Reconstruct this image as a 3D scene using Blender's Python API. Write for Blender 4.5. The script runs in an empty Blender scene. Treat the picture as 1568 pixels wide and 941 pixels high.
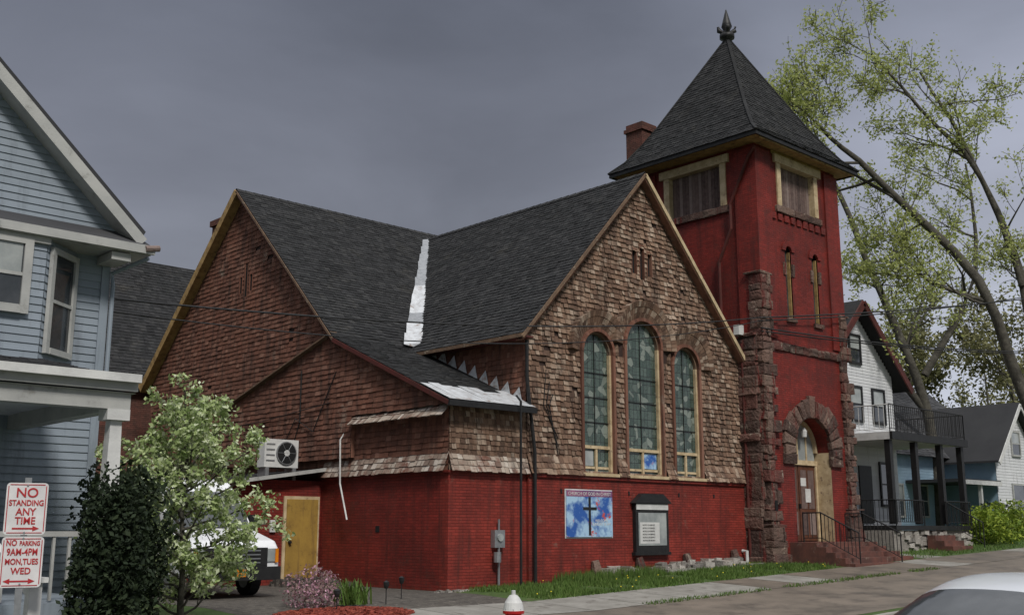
import bpy, math, random
from mathutils import Vector as V, Matrix
random.seed(7)
R=random.uniform
sc=bpy.context.scene
# ------------------------------------------------------------ materials
def M(name,c1,c2=None,scale=2.5,rough=.85,bump=0,bscale=40,attr=None,metal=0,brick=None,spec=.3,transl=0,dirt=None,detail=4,lo=.35,hi=.65,amix=.62,bd=.02,streak=None,base=None):
    m=bpy.data.materials.new(name); m.use_nodes=True
    nt=m.node_tree; n=nt.nodes; l=nt.links
    b=n['Principled BSDF']; b.inputs['Roughness'].default_value=rough; b.inputs['Metallic'].default_value=metal
    b.inputs['Specular IOR Level'].default_value=spec
    tc=n.new('ShaderNodeTexCoord')
    c2=c2 or tuple(x*.75 for x in c1)
    def noise(s,d,vec=None,r=.62):
        nz=n.new('ShaderNodeTexNoise'); nz.inputs['Scale'].default_value=s; nz.inputs['Detail'].default_value=d; nz.inputs['Roughness'].default_value=r
        l.new(vec or tc.outputs['Object'],nz.inputs['Vector']); return nz.outputs['Fac']
    def rng(s,a,c):
        mr=n.new('ShaderNodeMapRange'); mr.inputs[1].default_value=a; mr.inputs[2].default_value=c; l.new(s,mr.inputs[0]); return mr.outputs[0]
    def mix(fac,a,bb,mode='MIX'):
        x=n.new('ShaderNodeMix'); x.data_type='RGBA'; x.blend_type=mode
        if isinstance(fac,(int,float)): x.inputs[0].default_value=fac
        else: l.new(fac,x.inputs[0])
        for i,c in ((6,a),(7,bb)):
            if isinstance(c,tuple): x.inputs[i].default_value=(*c[:3],1)
            else: l.new(c,x.inputs[i])
        return x.outputs[2]
    col=mix(rng(noise(scale,detail),lo,hi),c1,c2)
    height=None
    if attr:
        at=n.new('ShaderNodeAttribute'); at.attribute_name='rnd'
        rp=n.new('ShaderNodeValToRGB'); e=rp.color_ramp.elements
        k=len(attr)
        while len(e)<k: e.new(.5)
        for i,c in enumerate(attr):
            e[i].position=i/(k-1); e[i].color=(*c,1)
        l.new(at.outputs['Fac'],rp.inputs[0])
        col=mix(amix,col,rp.outputs[0])
    if brick:
        bw,bh,mort,mc=brick
        bt=n.new('ShaderNodeTexBrick'); bt.inputs['Scale'].default_value=1; bt.inputs['Brick Width'].default_value=bw; bt.inputs['Row Height'].default_value=bh
        bt.inputs['Mortar Size'].default_value=mort; bt.inputs['Mortar Smooth'].default_value=.3
        bt.inputs['Color1'].default_value=(1.05,1.02,1.02,1); bt.inputs['Color2'].default_value=(.72,.72,.72,1); bt.inputs['Mortar'].default_value=(*mc,1)
        l.new(tc.outputs['UV'],bt.inputs['Vector'])
        col=mix(.9,col,bt.outputs['Color'],'MULTIPLY')
        height=bt.outputs['Fac']
    if dirt:
        dc,ds,dl,dh=dirt
        col=mix(rng(noise(ds,6,None,.72),dl,dh),col,dc)
    if streak:
        dc,dl,dh=streak
        mp=n.new('ShaderNodeMapping'); mp.inputs['Scale'].default_value=(3.2,3.2,.35); l.new(tc.outputs['Object'],mp.inputs[0])
        col=mix(rng(noise(1.6,5,mp.outputs[0],.65),dl,dh),col,dc)
    if base:
        # flaking, damp-stained masonry close to the ground
        bc,bz=base
        sz=n.new('ShaderNodeSeparateXYZ'); l.new(tc.outputs['Object'],sz.inputs[0])
        ad=n.new('ShaderNodeMath'); ad.operation='MULTIPLY_ADD'; l.new(noise(3.5,6,None,.75),ad.inputs[0]); ad.inputs[1].default_value=2.6; l.new(sz.outputs['Z'],ad.inputs[2])
        mr=n.new('ShaderNodeMapRange'); mr.inputs[1].default_value=bz+.75; mr.inputs[2].default_value=bz+1.25; mr.inputs[3].default_value=.8; mr.inputs[4].default_value=0; l.new(ad.outputs[0],mr.inputs[0])
        col=mix(mr.outputs[0],col,bc)
    l.new(col,b.inputs['Base Color'])
    if bump or brick:
        bp=n.new('ShaderNodeBump'); bp.inputs['Strength'].default_value=max(bump,.15); bp.inputs['Distance'].default_value=bd
        l.new(noise(bscale,3),bp.inputs['Height'])
        if height:
            b2=n.new('ShaderNodeBump'); b2.invert=True; b2.inputs['Strength'].default_value=.9; b2.inputs['Distance'].default_value=.017
            l.new(height,b2.inputs['Height']); l.new(bp.outputs[0],b2.inputs['Normal']); l.new(b2.outputs[0],b.inputs['Normal'])
        else: l.new(bp.outputs[0],b.inputs['Normal'])
    if transl:
        t=n.new('ShaderNodeBsdfTranslucent'); l.new(col,t.inputs['Color'])
        ms=n.new('ShaderNodeMixShader'); ms.inputs[0].default_value=transl
        l.new(b.outputs[0],ms.inputs[1]); l.new(t.outputs[0],ms.inputs[2])
        l.new(ms.outputs[0],n['Material Output'].inputs[0])
    return m
BR=(.215,.068,.007,(.48,.44,.44))
brick=M('painted_red_brick',(.255,.030,.021),(.155,.020,.015),.9,.6,.6,40,brick=BR,dirt=((.085,.027,.02),2.2,.54,.74),streak=((.095,.017,.013),.48,.72),base=((.10,.045,.035),.1))
brickb=M('painted_red_brick_worn',(.29,.040,.027),(.18,.025,.018),1.2,.6,.6,40,brick=BR,dirt=((.20,.10,.075),3.5,.60,.73),streak=((.10,.02,.015),.48,.70),base=((.13,.065,.05),.1))
brickc=M('chimney_brick',(.15,.06,.045),(.085,.045,.035),3,.9,.3,50,brick=BR)
shR=M('red_wall_shingle',(.185,.078,.05),(.11,.050,.035),.8,.9,.3,50,attr=[(.07,.034,.024),(.16,.068,.045),(.195,.085,.056),(.29,.16,.115)],amix=.5,dirt=((.29,.24,.19),1.1,.60,.76),streak=((.06,.033,.025),.48,.7))
shT=M('weathered_wall_shingle',(.25,.155,.105),(.12,.07,.047),.8,.9,.3,50,attr=[(.04,.025,.019),(.13,.075,.051),(.22,.138,.094),(.30,.21,.15),(.52,.43,.34)],dirt=((.36,.30,.235),1.6,.57,.75),amix=.56,streak=((.07,.043,.031),.46,.68))
shW=M('bleached_shingle',(.38,.33,.27),(.17,.11,.085),2.5,.9,.3,50,attr=[(.09,.055,.045),(.26,.19,.15),(.42,.36,.30),(.62,.57,.51)],dirt=((.15,.065,.045),2.2,.50,.64))
roofm=M('asphalt_roof_shingle',(.034,.035,.036),(.021,.022,.023),.5,.92,.5,120,attr=[(.016,.016,.017),(.026,.027,.028),(.035,.035,.037),(.054,.054,.054)],dirt=((.056,.053,.046),1.2,.56,.8),spec=.2,streak=((.017,.017,.018),.48,.7))
roofg=M('grey_roof_shingle',(.06,.062,.065),(.04,.042,.045),.9,.92,.3,120,attr=[(.03,.03,.033),(.055,.055,.06),(.09,.09,.095)],spec=.2)
back=M('wall_sheathing',(.05,.03,.025))
stone=M('rough_sandstone',(.135,.08,.063),(.055,.036,.031),3.2,.95,1,11,attr=[(.045,.03,.026),(.11,.068,.055),(.20,.14,.11),(.115,.032,.027)],dirt=((.30,.25,.20),4,.59,.70),bd=.07,streak=((.11,.018,.014),.56,.66))
stoneG=M('grey_fieldstone',(.36,.34,.31),(.15,.14,.13),5,.95,.8,25,attr=[(.12,.11,.1),(.3,.27,.24),(.55,.52,.47)],bd=.05)
gold=M('ochre_trim_paint',(.38,.25,.10),(.23,.145,.06),5,.7,.1,dirt=((.10,.065,.04),5,.56,.70))
thin=M('weathered_brown_trim',(.18,.115,.072),(.09,.058,.04),5,.8,.1,dirt=((.4,.33,.24),5,.58,.7))
cream=M('cream_trim_paint',(.55,.44,.28),(.38,.285,.165),4,.6,.1,dirt=((.15,.10,.07),6,.57,.69))
white=M('white_paint',(.62,.62,.60),(.48,.48,.47),3,.5,.05,dirt=((.30,.29,.27),4,.60,.78))
trimg=M('grey_white_trim',(.42,.42,.40),(.33,.335,.325),2,.55,.05,dirt=((.2,.19,.17),4,.57,.75))
metal=M('white_metal_flashing',(.60,.62,.64),(.4,.41,.42),5,.4,.1,metal=.15,dirt=((.25,.15,.10),5,.57,.68))
black=M('black_painted_metal',(.012,.012,.013),(.02,.02,.02),9,.5)
dark=M('dark_opening',(.008,.008,.009),(.012,.012,.012))
glassD=M('window_glass',(.02,.025,.028),(.06,.065,.07),1.5,.06,spec=.8)
glassP=M('pale_window_glass',(.35,.37,.36),(.22,.24,.24),2,.15,spec=.6)
wood=M('weathered_boards',(.20,.15,.13),(.07,.05,.045),8,.9,.5,30,attr=[(.05,.03,.03),(.14,.09,.08),(.27,.21,.19)])
door_m=M('brown_door_paint',(.12,.045,.025),(.07,.028,.018),5,.45,.1)
yel=M('yellow_door_paint',(.36,.225,.05),(.26,.16,.04),2,.55,.1,dirt=((.14,.08,.03),4,.55,.72),streak=((.2,.12,.04),.52,.7))
siding=M('blue_grey_siding',(.235,.272,.315),(.19,.223,.258),1.2,.6,.05,attr=[(.21,.245,.283),(.265,.307,.355)],streak=((.145,.165,.19),.53,.75))
sidW=M('white_siding',(.60,.61,.62),(.48,.49,.51),1.2,.6,attr=[(.5,.51,.53),(.64,.65,.66)],streak=((.34,.34,.34),.55,.75))
sidB=M('light_blue_siding',(.30,.42,.52),(.23,.34,.43),1.2,.6)
step_m=M('red_brown_step',(.15,.06,.045),(.08,.04,.033),3,.8,.3,dirt=((.2,.15,.12),4,.58,.7))
conc=M('concrete_walk',(.27,.26,.235),(.19,.18,.16),1.4,.85,.3,30,dirt=((.11,.10,.085),2.4,.54,.7))
brown=M('brown_paving',(.18,.15,.12),(.12,.102,.082),.9,.6,.3,40,dirt=((.07,.06,.05),1.1,.50,.66),spec=.4)
asph=M('asphalt',(.065,.06,.058),(.045,.042,.043),.8,.7,.5,90,dirt=((.11,.095,.08),.9,.54,.75))
paint_y=M('road_paint',(.5,.42,.12),(.3,.26,.1),8)
kerb_m=M('kerb_concrete',(.30,.29,.26),(.18,.17,.16),3,.9,.3,dirt=((.1,.09,.08),3,.56,.7))
grass=M('grass',(.060,.105,.024),(.045,.075,.02),3,.95,.6,60,dirt=((.12,.09,.055),1.6,.55,.70))
blade=M('grass_blades',(.08,.15,.028),(.055,.10,.02),4,.8,attr=[(.05,.09,.018),(.10,.18,.03),(.17,.22,.07)],transl=.25)
yflow=M('dandelion',(.75,.6,.03),(.6,.45,.02),4)
gravel=M('dark_gravel',(.10,.09,.077),(.05,.044,.039),5,.95,1,25,dirt=((.2,.18,.155),9,.56,.7))
mulch=M('red_mulch',(.24,.045,.028),(.13,.03,.02),12,.95,1,30,attr=[(.09,.02,.015),(.22,.045,.03),(.32,.08,.05)])
bark=M('bark',(.10,.092,.075),(.045,.041,.034),5,.95,.9,22,dirt=((.2,.19,.16),2.5,.56,.72))
leafA=M('spring_leaves',(.40,.44,.15),(.30,.36,.10),1.2,.7,attr=[(.16,.20,.05),(.38,.42,.13),(.58,.60,.26)],transl=.45)
leafB=M('budding_leaves',(.42,.48,.24),(.26,.36,.13),2.5,.7,attr=[(.10,.16,.04),(.28,.37,.12),(.50,.57,.30),(.85,.87,.72)],transl=.3)
leafC=M('evergreen_leaves',(.020,.034,.015),(.012,.020,.01),4,.8,attr=[(.009,.016,.008),(.017,.030,.012),(.038,.055,.022)],transl=.1)
leafD=M('yellow_green_leaves',(.26,.34,.04),(.12,.2,.03),2,.7,attr=[(.08,.14,.02),(.2,.28,.03),(.4,.45,.06)],transl=.3)
leafE=M('distant_leaves',(.2,.19,.085),(.14,.14,.06),.6,.8,attr=[(.11,.11,.05),(.2,.2,.09),(.32,.31,.16)],transl=.3)
flow=M('pink_blossom',(.45,.22,.3),(.3,.12,.2),4,.7,attr=[(.06,.10,.03),(.12,.15,.06),(.28,.15,.17),(.70,.45,.55)],transl=.2)
redpaint=M('hydrant_red',(.45,.015,.015),(.3,.01,.01),6,.35,spec=.5)
silver=M('silver_car_paint',(.62,.64,.67),(.56,.58,.61),1,.2,metal=.3,spec=.6)
vanw=M('white_van_paint',(.72,.73,.74),(.64,.65,.66),2,.25,spec=.6,dirt=((.4,.38,.35),3,.6,.8))
chrome=M('chrome',(.6,.6,.62),None,3,.12,metal=1)
rubber=M('tyre_rubber',(.018,.018,.018),None,9,.8)
amber=M('amber_lens',(.7,.22,.01),None,3,.2)
redtxt=M('sign_red',(.42,.03,.035),None,3,.5)
signw=M('sign_white',(.68,.67,.66),(.56,.55,.55),5,.4,dirt=((.4,.36,.33),7,.58,.75))
galv=M('galvanised_steel',(.35,.36,.37),(.25,.26,.27),8,.4,metal=.6)
redtrim=M('dark_red_trim',(.10,.022,.018),(.06,.02,.016),4,.6)
chim2=M('red_house_chimney',(.28,.06,.04),None,4,.9,brick=BR)
def stained():
    m=bpy.data.materials.new('leaded_glass'); m.use_nodes=True; nt=m.node_tree;n=nt.nodes;l=nt.links;b=n['Principled BSDF']
    tc=n.new('ShaderNodeTexCoord')
    bt=n.new('ShaderNodeTexBrick'); bt.inputs['Scale'].default_value=1; bt.inputs['Brick Width'].default_value=.15; bt.inputs['Row Height'].default_value=.24; bt.offset=0; bt.inputs['Mortar Size'].default_value=.007
    bt.inputs['Color1'].default_value=(.045,.070,.058,1); bt.inputs['Color2'].default_value=(.085,.118,.10,1); bt.inputs['Mortar'].default_value=(.012,.012,.012,1)
    l.new(tc.outputs['UV'],bt.inputs['Vector'])
    vo=n.new('ShaderNodeTexVoronoi'); vo.inputs['Scale'].default_value=5.5; l.new(tc.outputs['UV'],vo.inputs['Vector'])
    ve=n.new('ShaderNodeTexVoronoi'); ve.feature='DISTANCE_TO_EDGE'; ve.inputs['Scale'].default_value=5.5; l.new(tc.outputs['UV'],ve.inputs['Vector'])
    sx=n.new('ShaderNodeSeparateColor'); l.new(vo.outputs['Color'],sx.inputs[0])
    r=n.new('ShaderNodeMapRange'); r.inputs[1].default_value=.78; r.inputs[2].default_value=.86; l.new(sx.outputs[0],r.inputs[0])
    x=n.new('ShaderNodeMix'); x.data_type='RGBA'; l.new(r.outputs[0],x.inputs[0]); l.new(bt.outputs['Color'],x.inputs[6]); x.inputs[7].default_value=(.19,.22,.19,1)
    r2=n.new('ShaderNodeMapRange'); r2.inputs[1].default_value=.01; r2.inputs[2].default_value=.03; r2.inputs[3].default_value=.35; l.new(ve.outputs['Distance'],r2.inputs[0])
    x2=n.new('ShaderNodeMix'); x2.data_type='RGBA'; l.new(r2.outputs[0],x2.inputs[0]); x2.inputs[6].default_value=(.015,.018,.015,1); l.new(x.outputs[2],x2.inputs[7])
    l.new(x2.outputs[2],b.inputs['Base Color']); b.inputs['Roughness'].default_value=.16; b.inputs['Specular IOR Level'].default_value=.5
    nz=n.new('ShaderNodeTexNoise'); nz.inputs['Scale'].default_value=3.5; l.new(tc.outputs['Object'],nz.inputs['Vector'])
    bp=n.new('ShaderNodeBump'); bp.inputs['Strength'].default_value=.5; bp.inputs['Distance'].default_value=.02; l.new(nz.outputs['Fac'],bp.inputs['Height']); l.new(bp.outputs[0],b.inputs['Normal'])
    return m
glassS=stained()
posterm=M('poster_print',(.03,.10,.35),(.35,.52,.68),2.6,.4,lo=.42,hi=.58,dirt=((.5,.08,.06),3.1,.60,.64))
# ------------------------------------------------------------ mesh builder
class MB:
    def __init__(s): s.v=[];s.f=[];s.m=[];s.r=[];s.mats=[]
    def mi(s,m):
        if m not in s.mats: s.mats.append(m)
        return s.mats.index(m)
    def poly(s,pts,m,r=None):
        i=len(s.v); s.v+= [tuple(p) for p in pts]; s.f.append(tuple(range(i,i+len(pts)))); s.m.append(s.mi(m)); s.r.append(random.random() if r is None else r)
    def raw(s,vs,fs,m,r=None):
        i=len(s.v); s.v+=[tuple(p) for p in vs]; k=s.mi(m); r=random.random() if r is None else r
        for f in fs: s.f.append(tuple(i+j for j in f)); s.m.append(k); s.r.append(r)
    def hexa(s,p,m,r=None):
        s.raw(p,[(0,3,2,1),(4,5,6,7),(0,1,5,4),(1,2,6,5),(2,3,7,6),(3,0,4,7)],m,r)
    def box(s,x0,x1,y0,y1,z0,z1,m,j=0,r=None):
        p=[(x0,y0,z0),(x1,y0,z0),(x1,y1,z0),(x0,y1,z0),(x0,y0,z1),(x1,y0,z1),(x1,y1,z1),(x0,y1,z1)]
        if j: p=[tuple(c+R(-j,j) for c in q) for q in p]
        s.hexa(p,m,r)
    def obox(s,a,b,w,h,m,up=V((0,0,1))):
        a=V(a);b=V(b);d=(b-a).normalized(); side=d.cross(up)
        if side.length<1e-4: side=V((1,0,0))
        side.normalize(); u=side.cross(d).normalized(); side*=w/2; u*=h/2
        s.hexa([a-side-u,a+side-u,b+side-u,b-side-u,a-side+u,a+side+u,b+side+u,b-side+u],m)
    def tube(s,pts,rs,m,n=8,caps=True,r=None):
        pts=[V(p) for p in pts]
        if not isinstance(rs,(list,tuple)): rs=[rs]*len(pts)
        vs=[];fs=[]
        for i,p in enumerate(pts):
            d=(pts[min(i+1,len(pts)-1)]-pts[max(i-1,0)]).normalized()
            ref=V((0,0,1)) if abs(d.z)<.9 else V((1,0,0))
            a=d.cross(ref).normalized(); b=d.cross(a)
            for k in range(n):
                t=2*math.pi*k/n; vs.append(p+(a*math.cos(t)+b*math.sin(t))*rs[i])
        for i in range(len(pts)-1):
            for k in range(n):
                fs.append((i*n+k,i*n+(k+1)%n,(i+1)*n+(k+1)%n,(i+1)*n+k))
        if caps: fs.append(tuple(range(n))); fs.append(tuple(range((len(pts)-1)*n,len(pts)*n)))
        s.raw(vs,fs,m,r)
    def extr(s,poly,d,m,r=None):
        d=V(d); a=[V(p) for p in poly]; b=[p+d for p in a]; n=len(a)
        s.raw(a+b,[tuple(range(n))[::-1],tuple(range(n,2*n))]+[(i,(i+1)%n,n+(i+1)%n,n+i) for i in range(n)],m,r)
    def build(s,name,parent=None,smooth=False,bevel=0,sub=0):
        me=bpy.data.meshes.new(name); me.from_pydata(s.v,[],s.f)
        for m in s.mats: me.materials.append(m)
        me.polygons.foreach_set('material_index',s.m)
        a=me.attributes.new('rnd','FLOAT','FACE'); a.data.foreach_set('value',s.r)
        me.update()
        uv=me.uv_layers.new(name='UVMap'); arr=[0.0]*(2*len(me.loops)); vv=s.v
        for p in me.polygons:
            nx,ny,nz=p.normal
            h=math.hypot(nx,ny)
            if h<.25:
                for li in p.loop_indices:
                    c=vv[me.loops[li].vertex_index]; arr[2*li]=c[0]; arr[2*li+1]=c[1]
            else:
                tx,ty=-ny/h,nx/h
                if tx<0 or (abs(tx)<1e-3 and ty<0): tx,ty=-tx,-ty
                for li in p.loop_indices:
                    c=vv[me.loops[li].vertex_index]; arr[2*li]=c[0]*tx+c[1]*ty; arr[2*li+1]=c[2]/max(h,.3)
        uv.data.foreach_set('uv',arr)
        o=bpy.data.objects.new(name,me); sc.collection.objects.link(o)
        if smooth: me.polygons.foreach_set('use_smooth',[True]*len(me.polygons))
        if bevel:
            b=o.modifiers.new('b','BEVEL'); b.width=bevel; b.segments=2; b.limit_method='ANGLE'
        if sub:
            q=o.modifiers.new('s','SUBSURF'); q.levels=sub; q.render_levels=sub
        if parent: o.parent=parent
        return o
def E(name):
    o=bpy.data.objects.new(name,None); sc.collection.objects.link(o); o.empty_display_size=.2; return o
def scan(poly,v):
    xs=[]
    for i in range(len(poly)):
        (x0,y0),(x1,y1)=poly[i],poly[(i+1)%len(poly)]
        if (y0<=v)!=(y1<=v): xs.append(x0+(v-y0)*(x1-x0)/(y1-y0))
    xs.sort(); return [(xs[i],xs[i+1]) for i in range(0,len(xs)-1,2)]
def ival(poly,holes,v):
    iv=scan(poly,v)
    for h in holes:
        for a,b in scan(h,v):
            o=[]
            for c,d in iv:
                if b<=c or a>=d: o.append((c,d)); continue
                if a>c: o.append((c,a))
                if b<d: o.append((b,d))
            iv=o
    return iv
def courses(mb,O,U,W,N,poly,h,m,wmin=1e6,wmax=1e6,lift=.02,gap=.005,jit=0,holes=(),lip=True,gaps=0,ov=.2):
    O=V(O);U=V(U);W=V(W);N=V(N)
    v=min(p[1] for p in poly); vm=max(p[1] for p in poly)
    while v<vm-1e-6:
        v1=min(v+h,vm)
        for a,b in ival(poly,holes,(v+v1)/2):
            x=a-(R(0,wmin) if wmin<1e5 else 0); 
            while x<b:
                w=R(wmin,wmax) if wmin<1e5 else b-a+1
                x0=max(a,x); x1=min(b,x+w-(gap if wmin<1e5 else 0)); x+=w
                if x1-x0<.012 or (gaps and random.random()<gaps): continue
                j=R(-jit,jit) if jit else 0; L=lift*(R(.7,1.5) if jit else 1); r=random.random()
                top=v1+(v1-v)*ov if lift else v1
                bl=O+U*x0+W*(v+j)+N*L; br=O+U*x1+W*(v+j+R(-jit,jit)*.4)+N*L*(R(.8,1.2) if jit else 1)
                mb.raw([bl,br,O+U*x1+W*top+N*.002,O+U*x0+W*top+N*.002,bl-N*L*.95,br-N*L*.95],[(0,1,2,3)]+([(4,5,1,0)] if lip and lift else []),m,r)
        v=v1
X=V((1,0,0));Y=V((0,1,0));Z=V((0,0,1))
def archpoly(cx,z0,zs,r,n=20,grow=0):
    r+=grow
    return [(cx-r,z0),(cx+r,z0)]+[(cx+r*math.cos(math.pi*k/n),zs+r*math.sin(math.pi*k/n)) for k in range(n+1)]
def arcband(mb,cx,zs,r0,r1,y0,y1,m,a0=0,a1=180,n=24):
    for k in range(n):
        t0=math.radians(a0+(a1-a0)*k/n);t1=math.radians(a0+(a1-a0)*(k+1)/n)
        P=lambda r,t,y:(cx+r*math.cos(t),y,zs+r*math.sin(t))
        mb.hexa([P(r0,t0,y0),P(r1,t0,y0),P(r1,t0,y1),P(r0,t0,y1),P(r0,t1,y0),P(r1,t1,y0),P(r1,t1,y1),P(r0,t1,y1)],m)
# ------------------------------------------------------------ ground
def gz(x,y):
    return .033*min(max(x,0),30)-.05*min(max(-y-1,0),6)
def sheet(mb,x0,x1,y0,y1,m,dz=0):
    xs=sorted({x0,x1}|{c for c in (0,30) if x0<c<x1}); ys=sorted({y0,y1}|{c for c in (-1,-7) if y0<c<y1})
    for i in range(len(xs)-1):
        for j in range(len(ys)-1):
            a,b,c,d=xs[i],xs[i+1],ys[j],ys[j+1]
            mb.poly([(a,c,gz(a,c)+dz),(b,c,gz(b,c)+dz),(b,d,gz(b,d)+dz),(a,d,gz(a,d)+dz)],m)
KY=-8.6
g=MB(); sheet(g,-400,900,KY,900,grass); 
g.poly([(-400,-900,-.31),(900,-900,-.31),(900,-17.4,-.31),(-400,-17.4,-.31)],grass); g.build('ground')
g=MB(); sheet(g,-400,900,-17.4,KY-.15,asph,-.13)
sheet(g,-400,900,-17.4,-17.38,kerb_m,.0)
g.build('road')
g=MB(); sheet(g,-400,900,-12.95,-12.83,paint_y,-.126); g.build('road_marking')
g=MB()
for i in range(-20,40):
    x0=i*3+.01;x1=i*3+2.99
    for a,b in ((x0,x1),):
        za,zb=gz(a,KY),gz(b,KY)
        g.hexa([(a,KY-.15,za-.2),(b,KY-.15,zb-.2),(b,KY,zb-.2),(a,KY,za-.2),(a,KY-.15,za+.015),(b,KY-.15,zb+.015),(b,KY,zb+.015),(a,KY,za+.015)],kerb_m)
g.build('kerb')
g=MB()
for i in range(-30,60):
    x0=i*1.5; sheet(g,x0+.012,x0+1.488,-4.5,-2.7,conc if i<4 or i%5==0 else brown,.008)
g.build('sidewalk')
g=MB(); sheet(g,-5.9,60,-8.3,-4.512,brown,.004); sheet(g,-5.9,.2,KY,-8.3,brown,.004); g.build('paved_verge')
g=MB(); sheet(g,-6.4,-.05,-2.69,12,gravel,.004); g.build('driveway')
g=MB(); sheet(g,17.2,18.3,-2.69,4,conc,.006); g.build('footpath')
def grasspatch(name,x0,x1,y0,y1,n,hmin=.05,hmax=.13,fl=0,bare=False):
    g=MB()
    for i in range(n):
        x=R(x0,x1);y=R(y0,y1)
        if bare and math.sin(x*2.1+1)+math.sin(y*3.7+x)+math.sin(x*5.3)>R(.3,1.6): continue
        z=gz(x,y);h=R(hmin,hmax);a=R(0,6.28);w=R(.008,.02);dx,dy=math.cos(a)*w,math.sin(a)*w
        lx,ly=R(-.05,.05),R(-.05,.05)
        g.poly([(x-dx,y-dy,z),(x+dx,y+dy,z),(x+lx,y+ly,z+h)],blade)
    for i in range(fl):
        x=R(x0,x1);y=R(y0,y1);z=gz(x,y)+.09
        g.raw([(x+.02*math.cos(k),y+.02*math.sin(k),z) for k in (0,1.25,2.5,3.75,5)]+[(x,y,z+.02)],[(0,1,5),(1,2,5),(2,3,5),(3,4,5),(4,0,5)],yflow)
    g.build(name)
grasspatch('grass_verge',.3,12.4,-2.75,-.05,20000,.04,.13,fl=32,bare=True)
grasspatch('grass_verge',3.2,6.5,-1.0,-.1,2500,.1,.3)
grasspatch('grass_lawn',16.5,34,-2.6,2,7000,.05,.12,12)
grasspatch('grass_edge',1.5,14,-4.66,-4.36,1500,.03,.09,bare=True)
# ------------------------------------------------------------ church
ch=E('brick_church')
HB=2.64
b=MB()
FX0,FX1=2.45,11.6
b.box(0,FX0,0,.3,-.3,HB,brickb)
b.box(FX0,FX1,-.08,.3,-.3,HB,brickb)
b.box(0,.3,.3,5.2,-.3,HB,brick)
b.box(0,.3,5.2,15.6,-.3,HB+.6,brick)
b.box(0,13,15.3,15.6,-.3,6.3,brick)
b.box(0,FX0-.002,-.05,.0,HB,HB+.05,brick); b.box(-.05,0,-.05,5.0,HB,HB+.05,brick)
b.box(FX0,FX1,-.14,-.08,HB-.02,HB+.06,brick)
b.box(-.012,0,2.6,2.75,1.3,1.45,dark)
for x in (3.55,6.1,8.2,9.8): b.box(x,x+.05,-.1,-.08,2.25,2.35,black)
b.build('brick_walls',ch)
AX,AZ=6.9,11.3; SL=(AZ-6.1)/(AX-2.1)
def gz_f(x): return AZ-.12-abs(x-AX)*SL
gp=[(FX0,HB+.03),(FX1,HB+.03),(FX1,gz_f(FX1)),(AX,gz_f(AX)),(FX0,gz_f(FX0))]
wins=[(5.03,5.93,.575),(6.9,6.30,.725),(8.77,5.93,.575)]
holes=[archpoly(c,2.78,zs,r,grow=.02) for c,zs,r in wins]
rings=[archpoly(c,zs,zs,r+.52,grow=0) for c,zs,r in wins]
vents=[(6.62,8.35,9.05),(6.95,8.2,9.2),(7.28,8.35,9.05)]
vh=[[(x-.09,a),(x+.09,a),(x+.09,c),(x-.09,c)] for x,a,c in vents]
w=MB(); courses(w,(0,.0,0),X,Z,-Y,gp,.08,back,lift=0,holes=holes+vh)
courses(w,(0,-.01,0),X,Z,-Y,gp,.135,shT,.09,.22,.036,.010,.018,holes=holes+vh+rings,gaps=.010)
def flare(mb,O,U,Nn,L,z0,m,hgt=.42,out=.14,n=3):
    W=(Z*hgt+(-Nn)*out).normalized(); h=math.hypot(hgt,out)
    Nf=U.cross(W); 
    if Nf.dot(Nn)<0: Nf=-Nf
    courses(mb,V(O)+Nn*out+Z*z0,U,W,Nf,[(0,0),(L,0),(L,h),(0,h)],h/n,m,.1,.2,.025,.006,.015)
for a,c in ((FX0,4.35),(5.68,6.08),(7.72,8.1),(9.42,FX1)): flare(w,(a,-.04,0),X,-Y,c-a,HB+.06,shT)
w.build('front_gable_shingles',ch)
w=MB()
for c,zs,r in wins:
    arcband(w,c,zs,r,r+.09,-.10,.12,shR)
    for k,(ra,rb,y) in enumerate(((r+.09,r+.24,-.06),(r+.245,r+.40,-.12),(r+.405,r+.56,-.19))):
        n=int(math.pi*rb/.11)
        for i in range(n):
            t0=math.pi*i/n;t1=math.pi*(i+.9)/n; rr=rb+R(-.015,.015)
            P=lambda q,t,yy:(c+q*math.cos(t),yy,zs+q*math.sin(t))
            if abs(c-6.9)>.1:
                mx=c+rr*math.cos((t0+t1)/2); mz=zs+rr*math.sin((t0+t1)/2)
                if math.hypot(mx-6.9,mz-6.3)<1.28 and mz>6.3: continue
                if mz<=6.3 and abs(mx-6.9)<1.0: continue
            w.hexa([P(ra,t0,y+.03),P(rr,t0,y-.03),P(rr,t0,.0),P(ra,t0,.0),P(ra,t1,y+.03),P(rr,t1,y-.03),P(rr,t1,.0),P(ra,t1,.0)],shT)
    w.box(c-r-.09,c-r,-.09,.12,2.78,zs,shR); w.box(c+r,c+r+.09,-.09,.12,2.78,zs,shR)
w.build('window_arches',ch)
w=MB()
for i,(c,zs,r) in enumerate(wins):
    w.poly([(x,.10,z) for x,z in archpoly(c,2.78,zs,r)],glassS)
w.build('leaded_windows',ch)
w=MB()
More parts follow.
